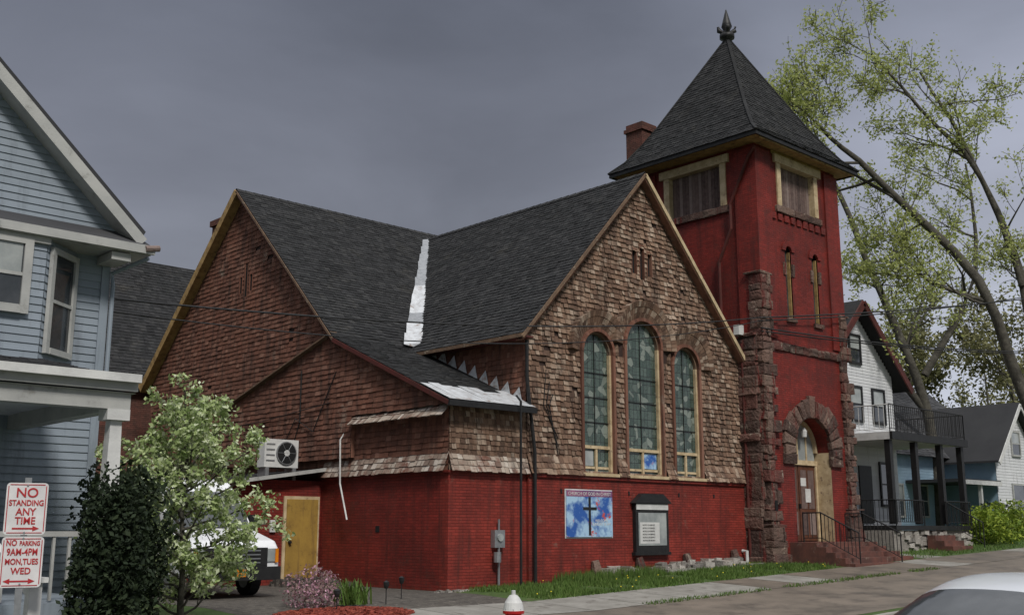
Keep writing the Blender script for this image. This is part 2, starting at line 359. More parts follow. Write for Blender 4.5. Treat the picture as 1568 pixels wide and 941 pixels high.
for i,(c,zs,r) in enumerate(wins):
    w.box(c-r,c-r+.06,.02,.10,2.78,zs,shR); w.box(c+r-.07,c+r,.0,.09,2.78,zs,cream)
    arcband(w,c,zs,r-.06,r,.0,.09,thin)
    w.box(c-r,c+r,.03,.09,3.42,3.5,cream); w.box(c-.035,c+.035,.04,.09,2.82,3.42,cream)
    w.box(c-r-.16,c+r+.16,-.18,.10,2.7,2.78,cream)
    for z in (4.1,4.75,5.4): w.box(c-r,c+r,.07,.095,z,z+.018,black)
    w.box(c-.012,c+.012,.08,.096,3.5,zs+r*.95,black)
    w.box(c-r+.1,c-.06,.06,.09,2.9,2.96,cream); w.box(c+.06,c+r-.1,.06,.09,2.9,2.96,cream)
w.box(6.98,7.5,.085,.09,2.98,3.38,posterm)
w.box(4.52,4.95,.088,.092,2.98,3.36,glassP)
w.build('window_frames',ch)
w=MB()
for x,a,c in vents:
    w.box(x-.09,x+.09,.05,.09,a,c,dark)
    w.box(x-.11,x-.09,-.045,.05,a,c,shR); w.box(x+.09,x+.11,-.045,.05,a,c,shR); w.box(x-.11,x+.11,-.05,.05,c,c+.03,shR)
w.build('gable_vents',ch)
NR=10.05; NZ=11.65; NE=4.45; NEz=6.3
rf=MB()
def slope(mb,p0,p1,q0,q1,m,h=.14,poly=None,lift=.018,w=(.16,.30)):
    p0=V(p0);p1=V(p1);q0=V(q0)
    U=(p1-p0).normalized(); W=(q0-p0); W=W-U*W.dot(U); 
    W.normalize(); N=U.cross(W)
    if N.z<0: N=-N
    if poly is None:
        q1=V(q1); poly=[((p-p0).dot(U),(p-p0).dot(W)) for p in (p0,p1,q1,q0)]
    courses(mb,p0,U,W,N,poly,h,m,w[0],w[1],lift,.004,.009)
    mb.poly([p0+U*a+W*c-N*.012 for a,c in poly],back)
    return p0,U,W,N
vy=lambda z: NR-(NZ-z)*(NR-NE)/(NZ-NEz)
vx=lambda z: AX-(AZ-z)/SL
slope(rf,(-.3,NE,NEz),(13,NE,NEz),(-.3,NR,NZ),None,roofm,poly=[(0,0),(vx(NEz)+.3,0),(vx(AZ)+.3,math.hypot(vy(AZ)-NE,AZ-NEz)),(13.3,math.hypot(vy(AZ)-NE,AZ-NEz)),(13.3,math.hypot(NR-NE,NZ-NEz)),(0,math.hypot(NR-NE,NZ-NEz))])
rf.poly([(-.3,NR,NZ),(13,NR,NZ),(13,15.9,6.1),(-.3,15.9,6.1)],roofm)
y1b=vy(6.1)+.1
slope(rf,(2.1,-.28,6.1),(2.1,y1b,6.1),(AX,-.28,AZ),(AX,vy(AZ),AZ),roofm)
slope(rf,(AX*2-2.1,-.28,6.1),(AX*2-2.1,y1b,6.1),(AX,-.28,AZ),(AX,vy(AZ),AZ),roofm)
slope(rf,(-.3,-.32,4.25),(FX0,-.32,4.25),(-.3,NE,NEz),(FX0,NE,NEz),roofm)
rf.build('roof_shingles',ch)
rf=MB()
def ridge(a,c):
    a=V(a);c=V(c);n=int((c-a).length/.3)
    for i in range(n):
        p=a.lerp(c,i/n);q=a.lerp(c,(i+1.1)/n); d=(c-a).normalized(); s=d.cross(Z).normalized()*.13
        rf.raw([p+Z*.035,q+Z*.02,q+s-Z*.1,p+s-Z*.085,q-s-Z*.1,p-s-Z*.085],[(0,1,2,3),(0,1,4,5)],roofm)
ridge((-.3,NR,NZ),(13,NR,NZ)); ridge((AX,-.28,AZ),(AX,vy(AZ),AZ))
vp0=V((vx(NEz)-.02,vy(NEz)-.12,NEz+.06)); vp1=V((vx(AZ-.15),vy(AZ-.15),AZ-.15+.06))
n=12
for i in range(n):
    a=vp0.lerp(vp1,i/n); c=vp0.lerp(vp1,(i+.98)/n)
    wd=.32-.017*i+R(-.03,.03); w2=.32-.017*i+R(-.03,.03)
    rf.hexa([a+V((-wd,0,.0)),a+V((0,-.02,-.04)),a+V((.12,-wd*.7,.06)),a+V((0,0,.05)),c+V((-w2,0,.02)),c+V((0,-.02,-.02)),c+V((.12,-w2*.7,.07)),c+V((0,0,.05))],metal if i in (0,1,3,4,5) else galv)
rf.build('ridge_and_valley_flashing',ch)
rf=MB()
aS=(NEz-4.25)/(NE+.32)
def az_(y): return 4.25+(y+.32)*aS
for i in range(9):
    x0=-.28+i*.303; yy=.75+R(-.25,.15)
    rf.poly([(x0,-.36,az_(-.36)+.05),(x0+.298,-.36,az_(-.36)+.05),(x0+.298,yy+R(-.1,.1),az_(yy)+.04),(x0,yy,az_(yy)+.04)],metal)
rf.box(-.32,FX0,-.40,-.33,4.12,4.26,black)
for i in range(9):
    y=.1+i*.42
    rf.raw([(FX0-.04,y,az_(y)+.03),(FX0-.04,y+.36,az_(y+.36)+.03),(FX0-.04,y+.10,az_(y)+.40)],[(0,1,2)],metal)
rf.build('eave_and_step_flashing',ch)
rf=MB()
courses(rf,(FX0,0,0),Y,Z,-X,[(0,4.3),(4.4,6.25),(4.4,6.45),(0,6.45)],.13,shR,.1,.2,.02,.006,.01)
rf.poly([(FX0+.01,0,4.2),(FX0+.01,4.6,4.2),(FX0+.01,4.6,6.4),(FX0+.01,0,6.4)],back)
rf.build('side_clerestory_shingles',ch)
w=MB()
courses(w,(0,0,0),X,Z,-Y,[(0,HB+.05),(FX0,HB+.05),(FX0,4.15),(0,4.15)],.125,shT,.09,.17,.024,.007,.012)
flare(w,(-.02,0,0),X,-Y,FX0+.02,HB+.03,shW)
w.poly([(0,.012,HB),(FX0,.012,HB),(FX0,.012,4.3),(0,.012,4.3)],back)
w.poly([(.012,0,HB),(.012,5.2,HB),(.012,5.2,4.9),(.012,0,4.3)],back)
side=[(0,HB+.05),(15.6,HB+.05),(15.6,6.25),(NR,NZ-.12),(NE,NEz-.1),(0,4.22)]
sv=[(9.35,8.35,8.95),(9.65,8.2,9.25),(9.95,8.35,8.95)]
svh=[[(y-.08,a),(y+.08,a),(y+.08,c),(y-.08,c)] for y,a,c in sv]
courses(w,(0,0,0),Y,Z,-X,side,.132,shR,.14,.30,.022,.005,.010,holes=svh,gaps=.003)
w.poly([(.012,y,z) for y,z in side],back)
flare(w,(0,0,0),Y,-X,5.05,HB+.03,shW)
flare(w,(0,-.1,0),Y,-X,3.8,3.93,shW,.30,.28,2)
for y,a,c in sv:
    w.box(.0,.008,y-.08,y+.08,a,c,dark)
    w.box(-.04,0,y-.1,y-.08,a,c,shR); w.box(-.04,0,y+.08,y+.1,a,c,shR)
w.build('side_wall_shingles',ch)
w=MB()
low=[(3.72,HB+.5),(10.6,HB+.5),(10.6,4.72),(4.75,6.36),(.02,4.24),(3.72,4.22)]
courses(w,(-.13,0,0),Y,Z,-X,low,.132,shR,.14,.3,.022,.005,.010)
w.poly([(-.12,y,z) for y,z in low],back); w.box(-.13,-.02,3.705,3.72,HB+.5,4.22,shR)
w.obox((-.18,4.6,6.46),(-.18,10.7,4.76),.2,.04,thin); 
w.box(-.12,0,10.58,10.6,HB,4.7,shR)
w.build('side_projection',ch)
w=MB()
w.obox((-.30,NR,NZ-.07),(-.30,15.95,6.0-.02),.05,.22,gold,up=X.cross(Y)); 
w.obox((-.30,NR,NZ-.06),(-.30,NE-.0,NEz-.06),.05,.06,thin)
w.obox((-.30,NE,NEz-.07),(-.30,-.34,4.18),.05,.10,redtrim)
w.obox((-.15,NR,NZ-.16),(-.15,15.95,6.0-.1),.28,.03,gold); w.obox((-.15,NR,NZ-.16),(-.15,NE,NEz-.14),.28,.03,redtrim)
w.obox((AX,-.29,AZ-.06),(11.5,-.29,AZ-.06-(11.5-AX)*SL),.05,.11,cream)
w.obox((AX,-.29,AZ-.06),(2.05,-.29,AZ-.06-(AX-2.05)*SL),.05,.08,thin)
w.obox((AX,-.14,AZ-.17),(11.5,-.14,AZ-.17-(11.5-AX)*SL),.26,.03,shR); w.obox((AX,-.14,AZ-.17),(2.1,-.14,AZ-.17-(AX-2.1)*SL),.26,.03,shR)
w.box(2.05,FX0,-.28,4.4,6.0,6.04,redtrim); w.box(2.04,2.08,-.28,4.4,5.99,6.08,thin)
w.build('rake_boards',ch)
w=MB()
w.box(12.2,13.0,4.2,4.95,8,15.25,brickc); w.box(12.14,13.06,4.14,5.01,15.25,15.38,brickc); w.box(12.2,13.0,4.2,4.95,15.38,15.55,brickc)
w.box(1.0,1.75,13.3,14.0,7,11.5,brickc); w.box(.93,1.82,13.23,14.07,11.5,11.7,brickc)
w.build('chimneys',ch)
w=MB(); w.box(12.7,13,4.4,15.6,0,6.3,brick); w.poly([(13,4.4,6.3),(13,15.6,6.3),(13,NR,NZ)],shR); w.build('east_wall',ch)
# ---- tower
TX0,TX1,TY0,TY1,TH=11.6,16.3,-.8,3.9,13.42
tw=MB()
hol=[[(12.8,11.45),(15.1,11.45),(15.1,12.85),(12.8,12.85)]]
slits=[(13.2,7.85),(14.75,7.85)]
for x,z in slits: hol.append(archpoly(x,z,z+2.15,.17,12))
DX=14.0
hol.append(archpoly(DX,1.0,3.75,1.05,24))
courses(tw,(0,TY0,0),X,Z,-Y,[(TX0,-.2),(TX1,-.2),(TX1,TH),(TX0,TH)],.05,brick,lift=0,holes=hol)
courses(tw,(TX0,0,0),Y,Z,-X,[(TY0,-.2),(TY1,-.2),(TY1,TH),(TY0,TH)],.05,brick,lift=0,holes=[[(.35,11.45),(2.75,11.45),(2.75,12.85),(.35,12.85)]])
tw.poly([(TX1,TY0,0),(TX1,TY1,0),(TX1,TY1,TH),(TX1,TY0,TH)],brick); tw.poly([(TX0,TY1,0),(TX1,TY1,0),(TX1,TY1,TH),(TX0,TY1,TH)],brick)
for x0,x1 in ((TX0,TX0+.75),(TX1-.75,TX1+.06)): tw.box(x0,x1,TY0-.06,TY0-.001,7.1,TH-.3,brick)
tw.box(TX0-.06,TX0-.001,TY0-.061,TY0+.75,7.1,TH-.3,brick); tw.box(TX0-.06,TX0-.001,TY1-.75,TY1,7.1,TH-.3,brick)
n=16
for k in range(n):
    t0=math.pi*k/n;t1=math.pi*(k+1)/n
    tw.poly([(DX+1.05*math.cos(t0),TY0,3.75+1.05*math.sin(t0)),(DX+1.05*math.cos(t1),TY0,3.75+1.05*math.sin(t1)),(DX+1.05*math.cos(t1),TY0+.6,3.75+1.05*math.sin(t1)),(DX+1.05*math.cos(t0),TY0+.6,3.75+1.05*math.sin(t0))],brick)
tw.box(DX-1.07,DX-1.05,TY0+.002,TY0+.6,1,3.75,brick); tw.box(DX+1.05,DX+1.07,TY0+.002,TY0+.6,1,3.75,cream)
tw.build('tower_walls',ch)
tw=MB()
def rock(mb,x0,x1,y0,y1,z0,z1,m,j):
    c=V(((x0+x1)/2,(y0+y1)/2,(z0+z1)/2)); r=random.random()
    J=lambda:R(-j,j)
    P=[V((x+J(),y+J(),z+J()*.5)) for z in (z0,z1) for x,y in ((x0,y0),(x1,y0),(x1,y1),(x0,y1))]
    for f in ((0,1,5,4),(3,0,4,7),(1,2,6,5),(4,5,6,7)):
        q=[P[i] for i in f]; m0=sum(q,V())/4; nrm=(q[1]-q[0]).cross(q[3]-q[0]).normalized()
        if nrm.dot(m0-c)<0: nrm=-nrm
        k=R(.005,.035); a=[m0+(p-m0)*R(.4,.85)+nrm*k*R(.1,1.4) for p in q]
        mb.raw(q+a,[(0,1,5,4),(1,2,6,5),(2,3,7,6),(3,0,4,7),(4,5,6,7)],m,r)
def pier(x0,x1,y0,y1,za,zb,j=.024):
    z=za
    while z<zb:
        h=R(.14,.42); zt=min(z+h-.008,zb); e=R(-.20,.14)
        if random.random()<.5:
            xm=x0+(x1-x0)*R(.3,.7)
            rock(tw,x0,xm-.008,y0,y1,z,zt,stone,j); rock(tw,xm,x1+e,y0+R(-.03,.04),y1,z,zt,stone,j)
        else: rock(tw,x0-R(-.03,.05),x1+e,y0+R(-.03,.04),y1+R(0,.2),z,zt,stone,j)
        z+=h
pier(TX0-.12,TX0+.42,TY0-.12,TY0+.35,.1,9.1)
pier(TX1-.36,TX1+.12,TY0-.12,TY0+.35,.1,8.3)
pier(TX0-.26,TX0-.1,TY0+.1,TY0+.8,.1,7.2)
pier(TX0-.2,TX0+.55,TY0-.2,TY0+.3,.1,1.5); pier(TX1-.5,TX1+.2,TY0-.2,TY0+.3,.1,2.0)
x=TX0+.4
while x<TX1-.4:
    wd=R(.3,.55); rock(tw,x,x+wd-.01,TY0-.06,TY0+.02,6.74,6.98,stone,.02); x+=wd
x=12.65
while x<15.2:
    rock(tw,x,min(x+.5,15.25)-.01,TY0-.08,TY0+.02,11.2,11.42,stone,.015); x+=.5
y=.2
while y<2.85: rock(tw,TX0-.08,TX0+.02,y,y+.49,11.2,11.42,stone,.015); y+=.5
x=TX0+.75
while x<TX1-.75:
    tw.box(x,x+.24,TY0-.05,TY0+.01,10.95,11.18,brick,.01); x+=.36
nv=15
for k in range(nv):
    t0=math.radians(-8+196*k/nv);t1=math.radians(-8+196*(k+.94)/nv);ra=1.03+R(0,.03);rb=1.66+R(-.1,.08);y=TY0-.06-R(0,.06)
    P=lambda q,t,yy:V((DX+q*math.cos(t),yy,3.75+q*math.sin(t)))
    q=[P(ra,t0,y),P(rb,t0,y),P(rb,t1,y),P(ra,t1,y)]; m0=sum(q,V())/4; a=[m0+(p-m0)*R(.5,.85)-Y*R(.01,.05) for p in q]; r=random.random()
    tw.raw(q+a,[(0,1,5,4),(1,2,6,5),(2,3,7,6),(3,0,4,7),(4,5,6,7)],stone,r)
    bq=[P(ra,t0,TY0+.05),P(rb,t0,TY0+.05),P(rb,t1,TY0+.05),P(ra,t1,TY0+.05)]
    tw.raw(q+bq,[(0,1,5,4),(1,2,6,5),(2,3,7,6),(3,0,4,7)],stone,r)
for s in (-1,1):
    rock(tw,DX+s*1.32-.3,DX+s*1.32+.3,TY0-.1,TY0+.02,3.3,3.6,stone,.03)
for x,z in slits:
    arcband(tw,x,z+2.15,.17,.36,TY0-.05,TY0+.03,brick,n=10); tw.box(x-.26,x+.26,TY0-.08,TY0+.02,z-.14,z,stone,.01)
    tw.box(x+.17,x+.3,TY0-.05,TY0+.02,z+1.35,z+1.75,stone,.01); tw.box(x-.3,x-.17,TY0-.05,TY0+.02,z+1.35,z+1.75,stone,.01)
tw.build('tower_stonework',ch)
tw=MB()
for x,z in slits:
    tw.poly([(a,TY0+.14,c) for a,c in archpoly(x,z,z+2.15,.17,12)],glassD)
    tw.box(x-.17,x-.14,TY0+.04,TY0+.14,z,z+2.15,gold); tw.box(x+.13,x+.17,TY0+.04,TY0+.14,z,z+2.15,gold)
x=12.8
while x<15.1: tw.box(x,x+.12,TY0+.16,TY0+.2,11.45,12.85,wood); x+=.13
y=.35
while y<2.75: tw.box(TX0+.16,TX0+.2,y,y+.12,11.45,12.85,wood); y+=.13
for a in (12.74,14.9): tw.box(a,a+.22,TY0-.05,TY0+.16,11.45,12.85,cream)
for a in (.29,2.57): tw.box(TX0-.05,TX0+.16,a,a+.22,11.45,12.85,cream)
tw.box(12.6,15.3,TY0-.09,TY0+.16,12.85,13.12,cream); tw.box(TX0-.09,TX0+.16,.15,2.95,12.85,13.12,cream)
tw.box(12.5,15.4,TY0-.04,TY0+.1,13.12,13.22,gold)
s=3.0;cx,cy=(TX0+TX1)/2-.1,(TY0+TY1)/2+.05
tw.box(cx-s+.05,cx+s-.05,cy-s+.05,cy+s-.05,13.24,13.29,gold)
for q in ((cx-s,cx+s,cy-s,cy-s+.06),(cx-s,cx+s,cy+s-.06,cy+s),(cx-s,cx-s+.06,cy-s+.06,cy+s-.06),(cx+s-.06,cx+s,cy-s+.06,cy+s-.06)):
    tw.box(*q,13.2,13.34,black)
tw.box(cx-s+.3,cx+s-.1,cy-s+.065,cy-s+.10,13.16,13.235,gold)
tw.build('belfry_trim',ch)
tw=MB()
prof=[(3.03,13.33),(2.62,13.72),(2.25,14.25),(1.85,14.9),(.08,18.2)]
for i in range(4):
    for sx,sy in ((0,-1),(0,1),(-1,0),(1,0)):
        (s0,z0),(s1,z1)=prof[i],prof[i+1]
        if sy: p0=(cx-s0,cy+sy*s0,z0);p1=(cx+s0,cy+sy*s0,z0);q0=(cx-s1,cy+sy*s1,z1);q1=(cx+s1,cy+sy*s1,z1)
        else: p0=(cx+sx*s0,cy-s0,z0);p1=(cx+sx*s0,cy+s0,z0);q0=(cx+sx*s1,cy-s1,z1);q1=(cx+sx*s1,cy+s1,z1)
        slope(tw,p0,p1,q0,q1,roofm,.125,w=(.15,.26))
    for sx in (-1,1):
        for sy in (-1,1):
            tw.obox((cx+sx*s0,cy+sy*s0,z0+.02),(cx+sx*s1,cy+sy*s1,z1+.02),.10,.04,roofm)
tw.build('tower_roof',ch)
tw=MB()
tw.tube([(cx,cy,z) for z in (17.9,18.25,18.3,18.45,18.5,18.62,18.75,18.9,19.2,19.4)],[.22,.13,.26,.26,.12,.12,.19,.15,.07,.02],black,12)
for k in range(4):
    a=k*math.pi/2+.78; tw.tube([(cx+.1*math.cos(a),cy+.1*math.sin(a),18.5),(cx+.28*math.cos(a),cy+.28*math.sin(a),18.6),(cx+.3*math.cos(a),cy+.3*math.sin(a),18.74)],[.06,.09,.05],black,6)
tw.build('finial',ch,smooth=True)
tw=MB(); yd=TY0+.55
tw.box(DX-1.05,DX+1.05,yd+.05,yd+.1,1,4.8,dark)
tw.box(DX-.95,DX-.02,yd,yd+.05,1.02,3.35,door_m); tw.box(DX+.02,DX+.95,yd,yd+.05,1.02,3.35,door_m)
for s in (-.49,.49):
    for z0,z1 in ((1.2,1.9),(2.0,3.2)):
        for dx in (-.21,.21):
            tw.box(DX+s+dx-.16,DX+s+dx+.16,yd-.012,yd,z0,z1,wood)
    tw.box(DX+s-.15,DX+s+.15,yd-.02,yd-.013,2.2,2.62,white)
tw.box(DX+.1,DX+.4,yd-.02,yd-.013,2.7,2.95,white)
tw.box(DX-1.05,DX+1.05,yd-.06,yd+.05,3.35,3.5,cream)
tw.box(DX-1.04,DX-.95,yd-.05,yd+.05,1,3.35,cream); tw.box(DX+.95,DX+1.04,yd-.05,yd+.05,1,3.35,cream)
tw.poly([(a,yd+.0,c) for a,c in archpoly(DX,3.5,3.75,.98,20)],glassP)
for a in (-.5,0,.5): tw.box(DX+a-.03,DX+a+.03,yd-.03,yd-.004,3.5,4.55,cream)
arcband(tw,DX,3.75,.93,1.04,yd-.1,yd+.03,cream)
tw.tube([(DX,TY0+.26,4.5),(DX,TY0+.26,4.38),(DX,TY0+.26,4.2)],[.03,.10,.08],white,10)
tw.box(DX-.05,DX-.02,yd-.08,yd,2.0,2.15,black)
tw.build('entrance_doors',ch)
tw=MB()
tw.box(DX-1.5,DX+2.0,TY0-.9,TY0+.55,.0,.995,step_m)
for k in range(4):
    tw.box(DX-1.5,DX+2.0+.25*k,TY0-.9-.3*(k+1),TY0-.9-.3*k-.003,.0,.995-.15*(k+1)+.02,step_m)
    tw.box(DX+2.0+.004,DX+2.0+.3*(k+1)-.004,TY0-.9-.3*k,TY0+.0-.05*k,.0,.995-.15*(k+1)+.02-.003,step_m)
tw.build('entrance_steps',ch)
def railing(mb,pts,h,m,sp=.13,r=.012,rr=.022,bot=.12):
    for a,c in zip(pts[:-1],pts[1:]):
        a=V(a);c=V(c);n=max(1,int((c-a).length/sp))
        mb.tube([a+Z*h,c+Z*h],rr,m,6); mb.tube([a+Z*bot,c+Z*bot],r,m,6)
        for i in range(n+1):
            p=a.lerp(c,i/n); mb.tube([p+Z*(bot if 0<i<n else 0),p+Z*h],r if 0<i<n else rr,m,6)
tw=MB()
railing(tw,[(DX-1.2,TY0-.3,1.0),(DX-1.2,TY0-.9,1.0),(DX-1.2,TY0-2.1,.42)],.85,black)
railing(tw,[(DX+1.2,TY0-.3,1.0),(DX+1.2,TY0-.9,1.0),(DX+1.2,TY0-2.1,.42)],.85,black)
tw.build('step_railings',ch)
w=MB()
w.tube([(FX0-.12,-.16,5.95),(FX0-.12,-.16,5.0),(FX0+.1,-.2,3.2),(FX0+.1,-.2,.05)],.045,black)
w.tube([(1.75,-.55,.0),(1.75,-.55,4.35),(1.75,-.4,4.5)],.03,black)
w.tube([(11.35,-.2,6.9),(11.35,-.2,.2)],.05,redtrim)
w.tube([(TX0-.1,TY0-.1,13.1),(TX0-.12,TY0+.15,12.8),(TX0-.12,TY0+.9,11.4),(TX0-.12,TY0+.9,10.6),(TX0-.12,TY0+1.4,9.6),(TX0-.12,TY0+1.4,6.9)],.05,redtrim)
w.tube([(-.04,3.95,4.0),(-.2,4.1,3.6),(-.2,4.05,2.5),(-.2,3.7,1.6)],.022,white)
w.tube([(-.17,6.1,5.6),(-.17,6.1,4.2),(-.17,6.4,3.6),(-.17,7.6,3.3)],.018,black); w.tube([(-.19,4.4,5.4),(-.19,5.4,3.9),(-.19,6.3,4.3),(-.19,7.0,3.4),(-.19,7.2,2.6)],.014,black)
w.tube([(-.2,4.6,4.6),(-.2,6,4.5),(-.2,8,4.35),(-.2,10,4.3)],.012,black)
for i in range(3):
    w.tube([(3.1+i*.12,-.05,5.3-i*.3),(3.0+i*.1,-.06,4.4),(3.5,-.06,3.6-i*.2)],.012,black)
w.build('pipes_and_cables',ch)
w=MB()
w.box(1.3,1.62,-.14,-.0,.95,1.35,galv); w.tube([(1.46,-.1,.95),(1.46,-.1,.1)],.03,galv); w.tube([(1.36,-.16,.85),(1.36,-.16,.62)],.09,galv); w.tube([(1.46,-.1,1.35),(1.46,-.1,1.6)],.025,galv)
w.tube([(1.46,-.18,1.18),(1.46,-.14,1.18)],.09,glassP,12)
w.tube([(11.1,-.25,.3),(11.1,-.25,.75),(11.1,-.1,.75)],.05,white)
w.box(11.62,11.75,-.95,-.93,1.9,2.2,dark)
w.build('utility_meters',ch)
w=MB()
for x in (4.7,6.4,8.4,10.6):
    z=gz(x,-.2)
    w.hexa([(x-.18,-.38,z-.05),(x+.18,-.36,z-.05),(x+.14,-.15,z-.05),(x-.15,-.15,z-.05),(x-.12,-.2,z+.42),(x+.08,-.2,z+.46),(x+.07,-.12,z+.45),(x-.1,-.12,z+.43)],stone)
for i in range(60):
    x=R(4.9,10.6); z=gz(x,-.2); a=R(.08,.22)
    w.box(x-a,x+a,-.28-R(0,.25),-.10,z-.03,z+R(.04,.26),stoneG,.04)
w.box(4.6,5.6,-.9,-.5,.1,.22,conc,.03); w.box(6.9,8.0,-.75,-.4,.18,.34,conc,.03); w.box(10.2,11.2,-.8,-.5,.28,.42,conc,.03)
for i in range(60):
    x=R(-.4,2);y=R(-.35,-.05);a=R(.02,.06); w.box(x-a,x+a,y-a,y+a,-.02,R(.02,.06),stoneG,.01)
for i in range(160):
    x=R(-1.6,-.05);y=R(3.3,5);a=R(.03,.08); w.box(x-a,x+a,y-a,y+a,-.02,R(.02,.22),gravel,.01)
w.build('foundation_stones',ch)
w=MB()
w.box(-2.3,0,5.2,9,-.1,2.6,brick)
w.hexa([(-2.5,4.9,2.5),(.0,4.9,2.86),(.0,9,2.86),(-2.5,9,2.5),(-2.5,4.9,2.56),(.0,4.9,2.93),(.0,9,2.93),(-2.5,9,2.56)],roofm)
w.obox((-2.5,4.885,2.53),(0,4.885,2.9),.03,.09,trimg)
w.box(-1.12,-.06,5.16,5.2,0,2.2,cream); w.box(-1.04,-.12,5.13,5.162,.02,2.12,yel); w.tube([(-.95,5.12,1.05),(-.95,5.06,1.05)],.04,black)
w.box(-1.5,-1.35,5.14,5.2,1.3,1.6,white)
w.build('lean_to',ch)
ac=MB(); q=-.17
ac.box(-1.55,-.55,5.5,5.85,3.1+q,3.82+q,white); ac.tube([(-.92,5.49,3.47+q),(-.92,5.46,3.47+q)],.30,galv,20); ac.tube([(-.92,5.455,3.47+q),(-.92,5.45,3.47+q)],.27,dark,20); ac.tube([(-.92,5.45,3.47+q),(-.92,5.44,3.47+q)],.08,white,12)
for k in range(4): ac.box(-1.5,-1.25,5.49,5.5,3.25+k*.14+q,3.29+k*.14+q,galv)
for i in range(6):
    a=i*math.pi/3; ac.tube([(-.92,5.445,3.47+q),(-.92+.27*math.cos(a),5.445,3.47+q+.27*math.sin(a))],.008,galv,4)
ac.box(-1.5,-1.4,5.5,5.9,2.5,3.1+q,galv); ac.box(-.7,-.6,5.5,5.9,2.6,3.1+q,galv)
ac.build('air_conditioner',None,bevel=.015)
def text(s,size,loc,rot,m,parent,name='lettering',ext=.002,align='CENTER',off=0,sx=1):
    c=bpy.data.curves.new(name,'FONT'); c.body=s; c.size=size; c.extrude=ext; c.align_x=align; c.space_line=.85; c.offset=off
    o=bpy.data.objects.new(name,c); sc.collection.objects.link(o); o.location=loc; o.rotation_euler=rot; c.materials.append(m); o.parent=parent; o.scale=(sx,1,1); return o
FR=(math.radians(90),0,0)
pb=E('church_banner'); w=MB(); w.box(3.72,5.42,-.12,-.09,1.18,2.33,posterm); w.box(3.69,5.45,-.095,-.082,1.15,2.36,white)
w.box(4.52,4.60,-.128,-.121,1.22,2.17,black); w.box(4.32,4.82,-.130,-.121,1.85,1.92,black); w.box(3.72,5.42,-.125,-.121,2.18,2.33,M('banner_header',(.12,.05,.14),(.3,.12,.2),5,.4)); w.build('panel',pb)
text('CHURCH OF GOD IN CHRIST',.12,(4.57,-.128,2.21),FR,white,pb); text('WELCOME\nSUNDAY 10 AM',.10,(5.0,-.122,1.55),FR,white,pb)
nb=E('notice_board'); w=MB()
nx0,nx1=6.25,7.6
w.box(nx0,nx1,-.2,-.085,.78,2.05,black); w.box(nx0+.1,nx1-.1,-.21,-.2,.95,1.8,glassP); w.box(nx0+.15,nx1-.4,-.215,-.211,1.0,1.55,white)
w.box(nx0+.02,nx1-.02,-.22,-.2,1.88,2.03,white); w.extr([(nx0-.1,-.26,2.05),(nx1+.1,-.26,2.05),(nx1-.25,-.26,2.3),(nx0+.25,-.26,2.3)],(0,.17,0),black)
w.box(nx0-.06,nx1+.06,-.22,-.085,.7,.78,black); w.build('case',nb)
for k in range(6): text('NOTICE OF SERVICE',.055,(nx0+.5,-.217,1.46-k*.08),FR,black,nb)
# ------------------------------------------------------------ left house
lh=E('blue_grey_house')
HY=-2.75; HX1=-9.3; RX=-13.6; EZ=5.87; tip=-9.0; SLh=.93
w=MB()
courses(w,(0,HY,0),X,Z,-Y,[(-18,.2),(HX1,.2),(HX1,5.8),(-18,5.8)],.115,siding,lift=.018,ov=.0)
gpz=lambda x:EZ+(tip-x)*SLh
courses(w,(0,HY-.2,0),X,Z,-Y,[(-18,5.9),(HX1+.1,5.9),(RX,gpz(RX)-.25),(RX-.1,gpz(RX)-.25)],.115,siding,lift=.018,ov=.0)
courses(w,(HX1,0,0),Y,Z,X,[(HY,.2),(9,.2),(9,5.8),(HY,5.8)],.115,siding,lift=.018,ov=0)
w.box(HX1-.1,HX1+.03,HY-.035,HY+.06,.2,5.8,siding)
bx0,bx1,bx2=-13.2,-10.45,-9.8
courses(w,(0,HY-.55,0),X,Z,-Y,[(bx0,3.4),(bx1,3.4),(bx1,5.6),(bx0,5.6)],.115,siding,lift=.018,ov=0)
d=V((bx2-bx1,.55,0)).normalized(); nn=V((d.y,-d.x,0))
Lb=math.hypot(bx2-bx1,.55)
courses(w,(bx1,HY-.55,0),d,Z,nn,[(0,3.4),(Lb,3.4),(Lb,5.6),(0,5.6)],.115,siding,lift=.018,ov=0)
w.poly([(bx0,HY-.5,5.6),(bx1,HY-.5,5.6),(bx2,HY,5.6),(bx0,HY,5.6)],trimg)
def owin(mb,O,U,Nn,u0,u1,z0,z1,fr=trimg,gl=glassD,t=.09):
    O=V(O)
    def bb(a,c,e,f,n0,n1,m):
        p=[]
        for z in (e,f):
            for q,nq in ((a,n0),(c,n0),(c,n1),(a,n1)): p.append(O+U*q+Nn*nq+Z*z)
        mb.hexa(p,m)
    bb(u0,u1,z0,z1,.0,.025,gl)
    bb(u0-t,u0,z0-t,z1+t,0,.06,fr);bb(u1,u1+t,z0-t,z1+t,0,.06,fr);bb(u0,u1,z1,z1+t,0,.06,fr);bb(u0,u1,z0-t,z0,0,.08,fr)
    zm=(z0+z1)/2; bb(u0,u1,zm-.025,zm+.025,.0,.045,fr)
    bb(u0+.02,u1-.02,zm+.03,z1,.0,.028,glassP if gl is glassD and random.random()<.4 else gl)
owin(w,(0,HY-.57,0),X,-Y,-11.5,-10.78,4.5,5.4,t=.12)
owin(w,V((bx1,HY-.55,0))+nn*.02,d,nn,.16,Lb-.14,3.95,5.35)
owin(w,(0,HY-.02,0),X,-Y,-11.9,-11.0,1.5,2.55,t=.12)
w.box(bx0,bx1+.03,HY-.62,HY-.5,5.45,5.62,trimg)
w.build('siding_walls',lh)
w=MB()
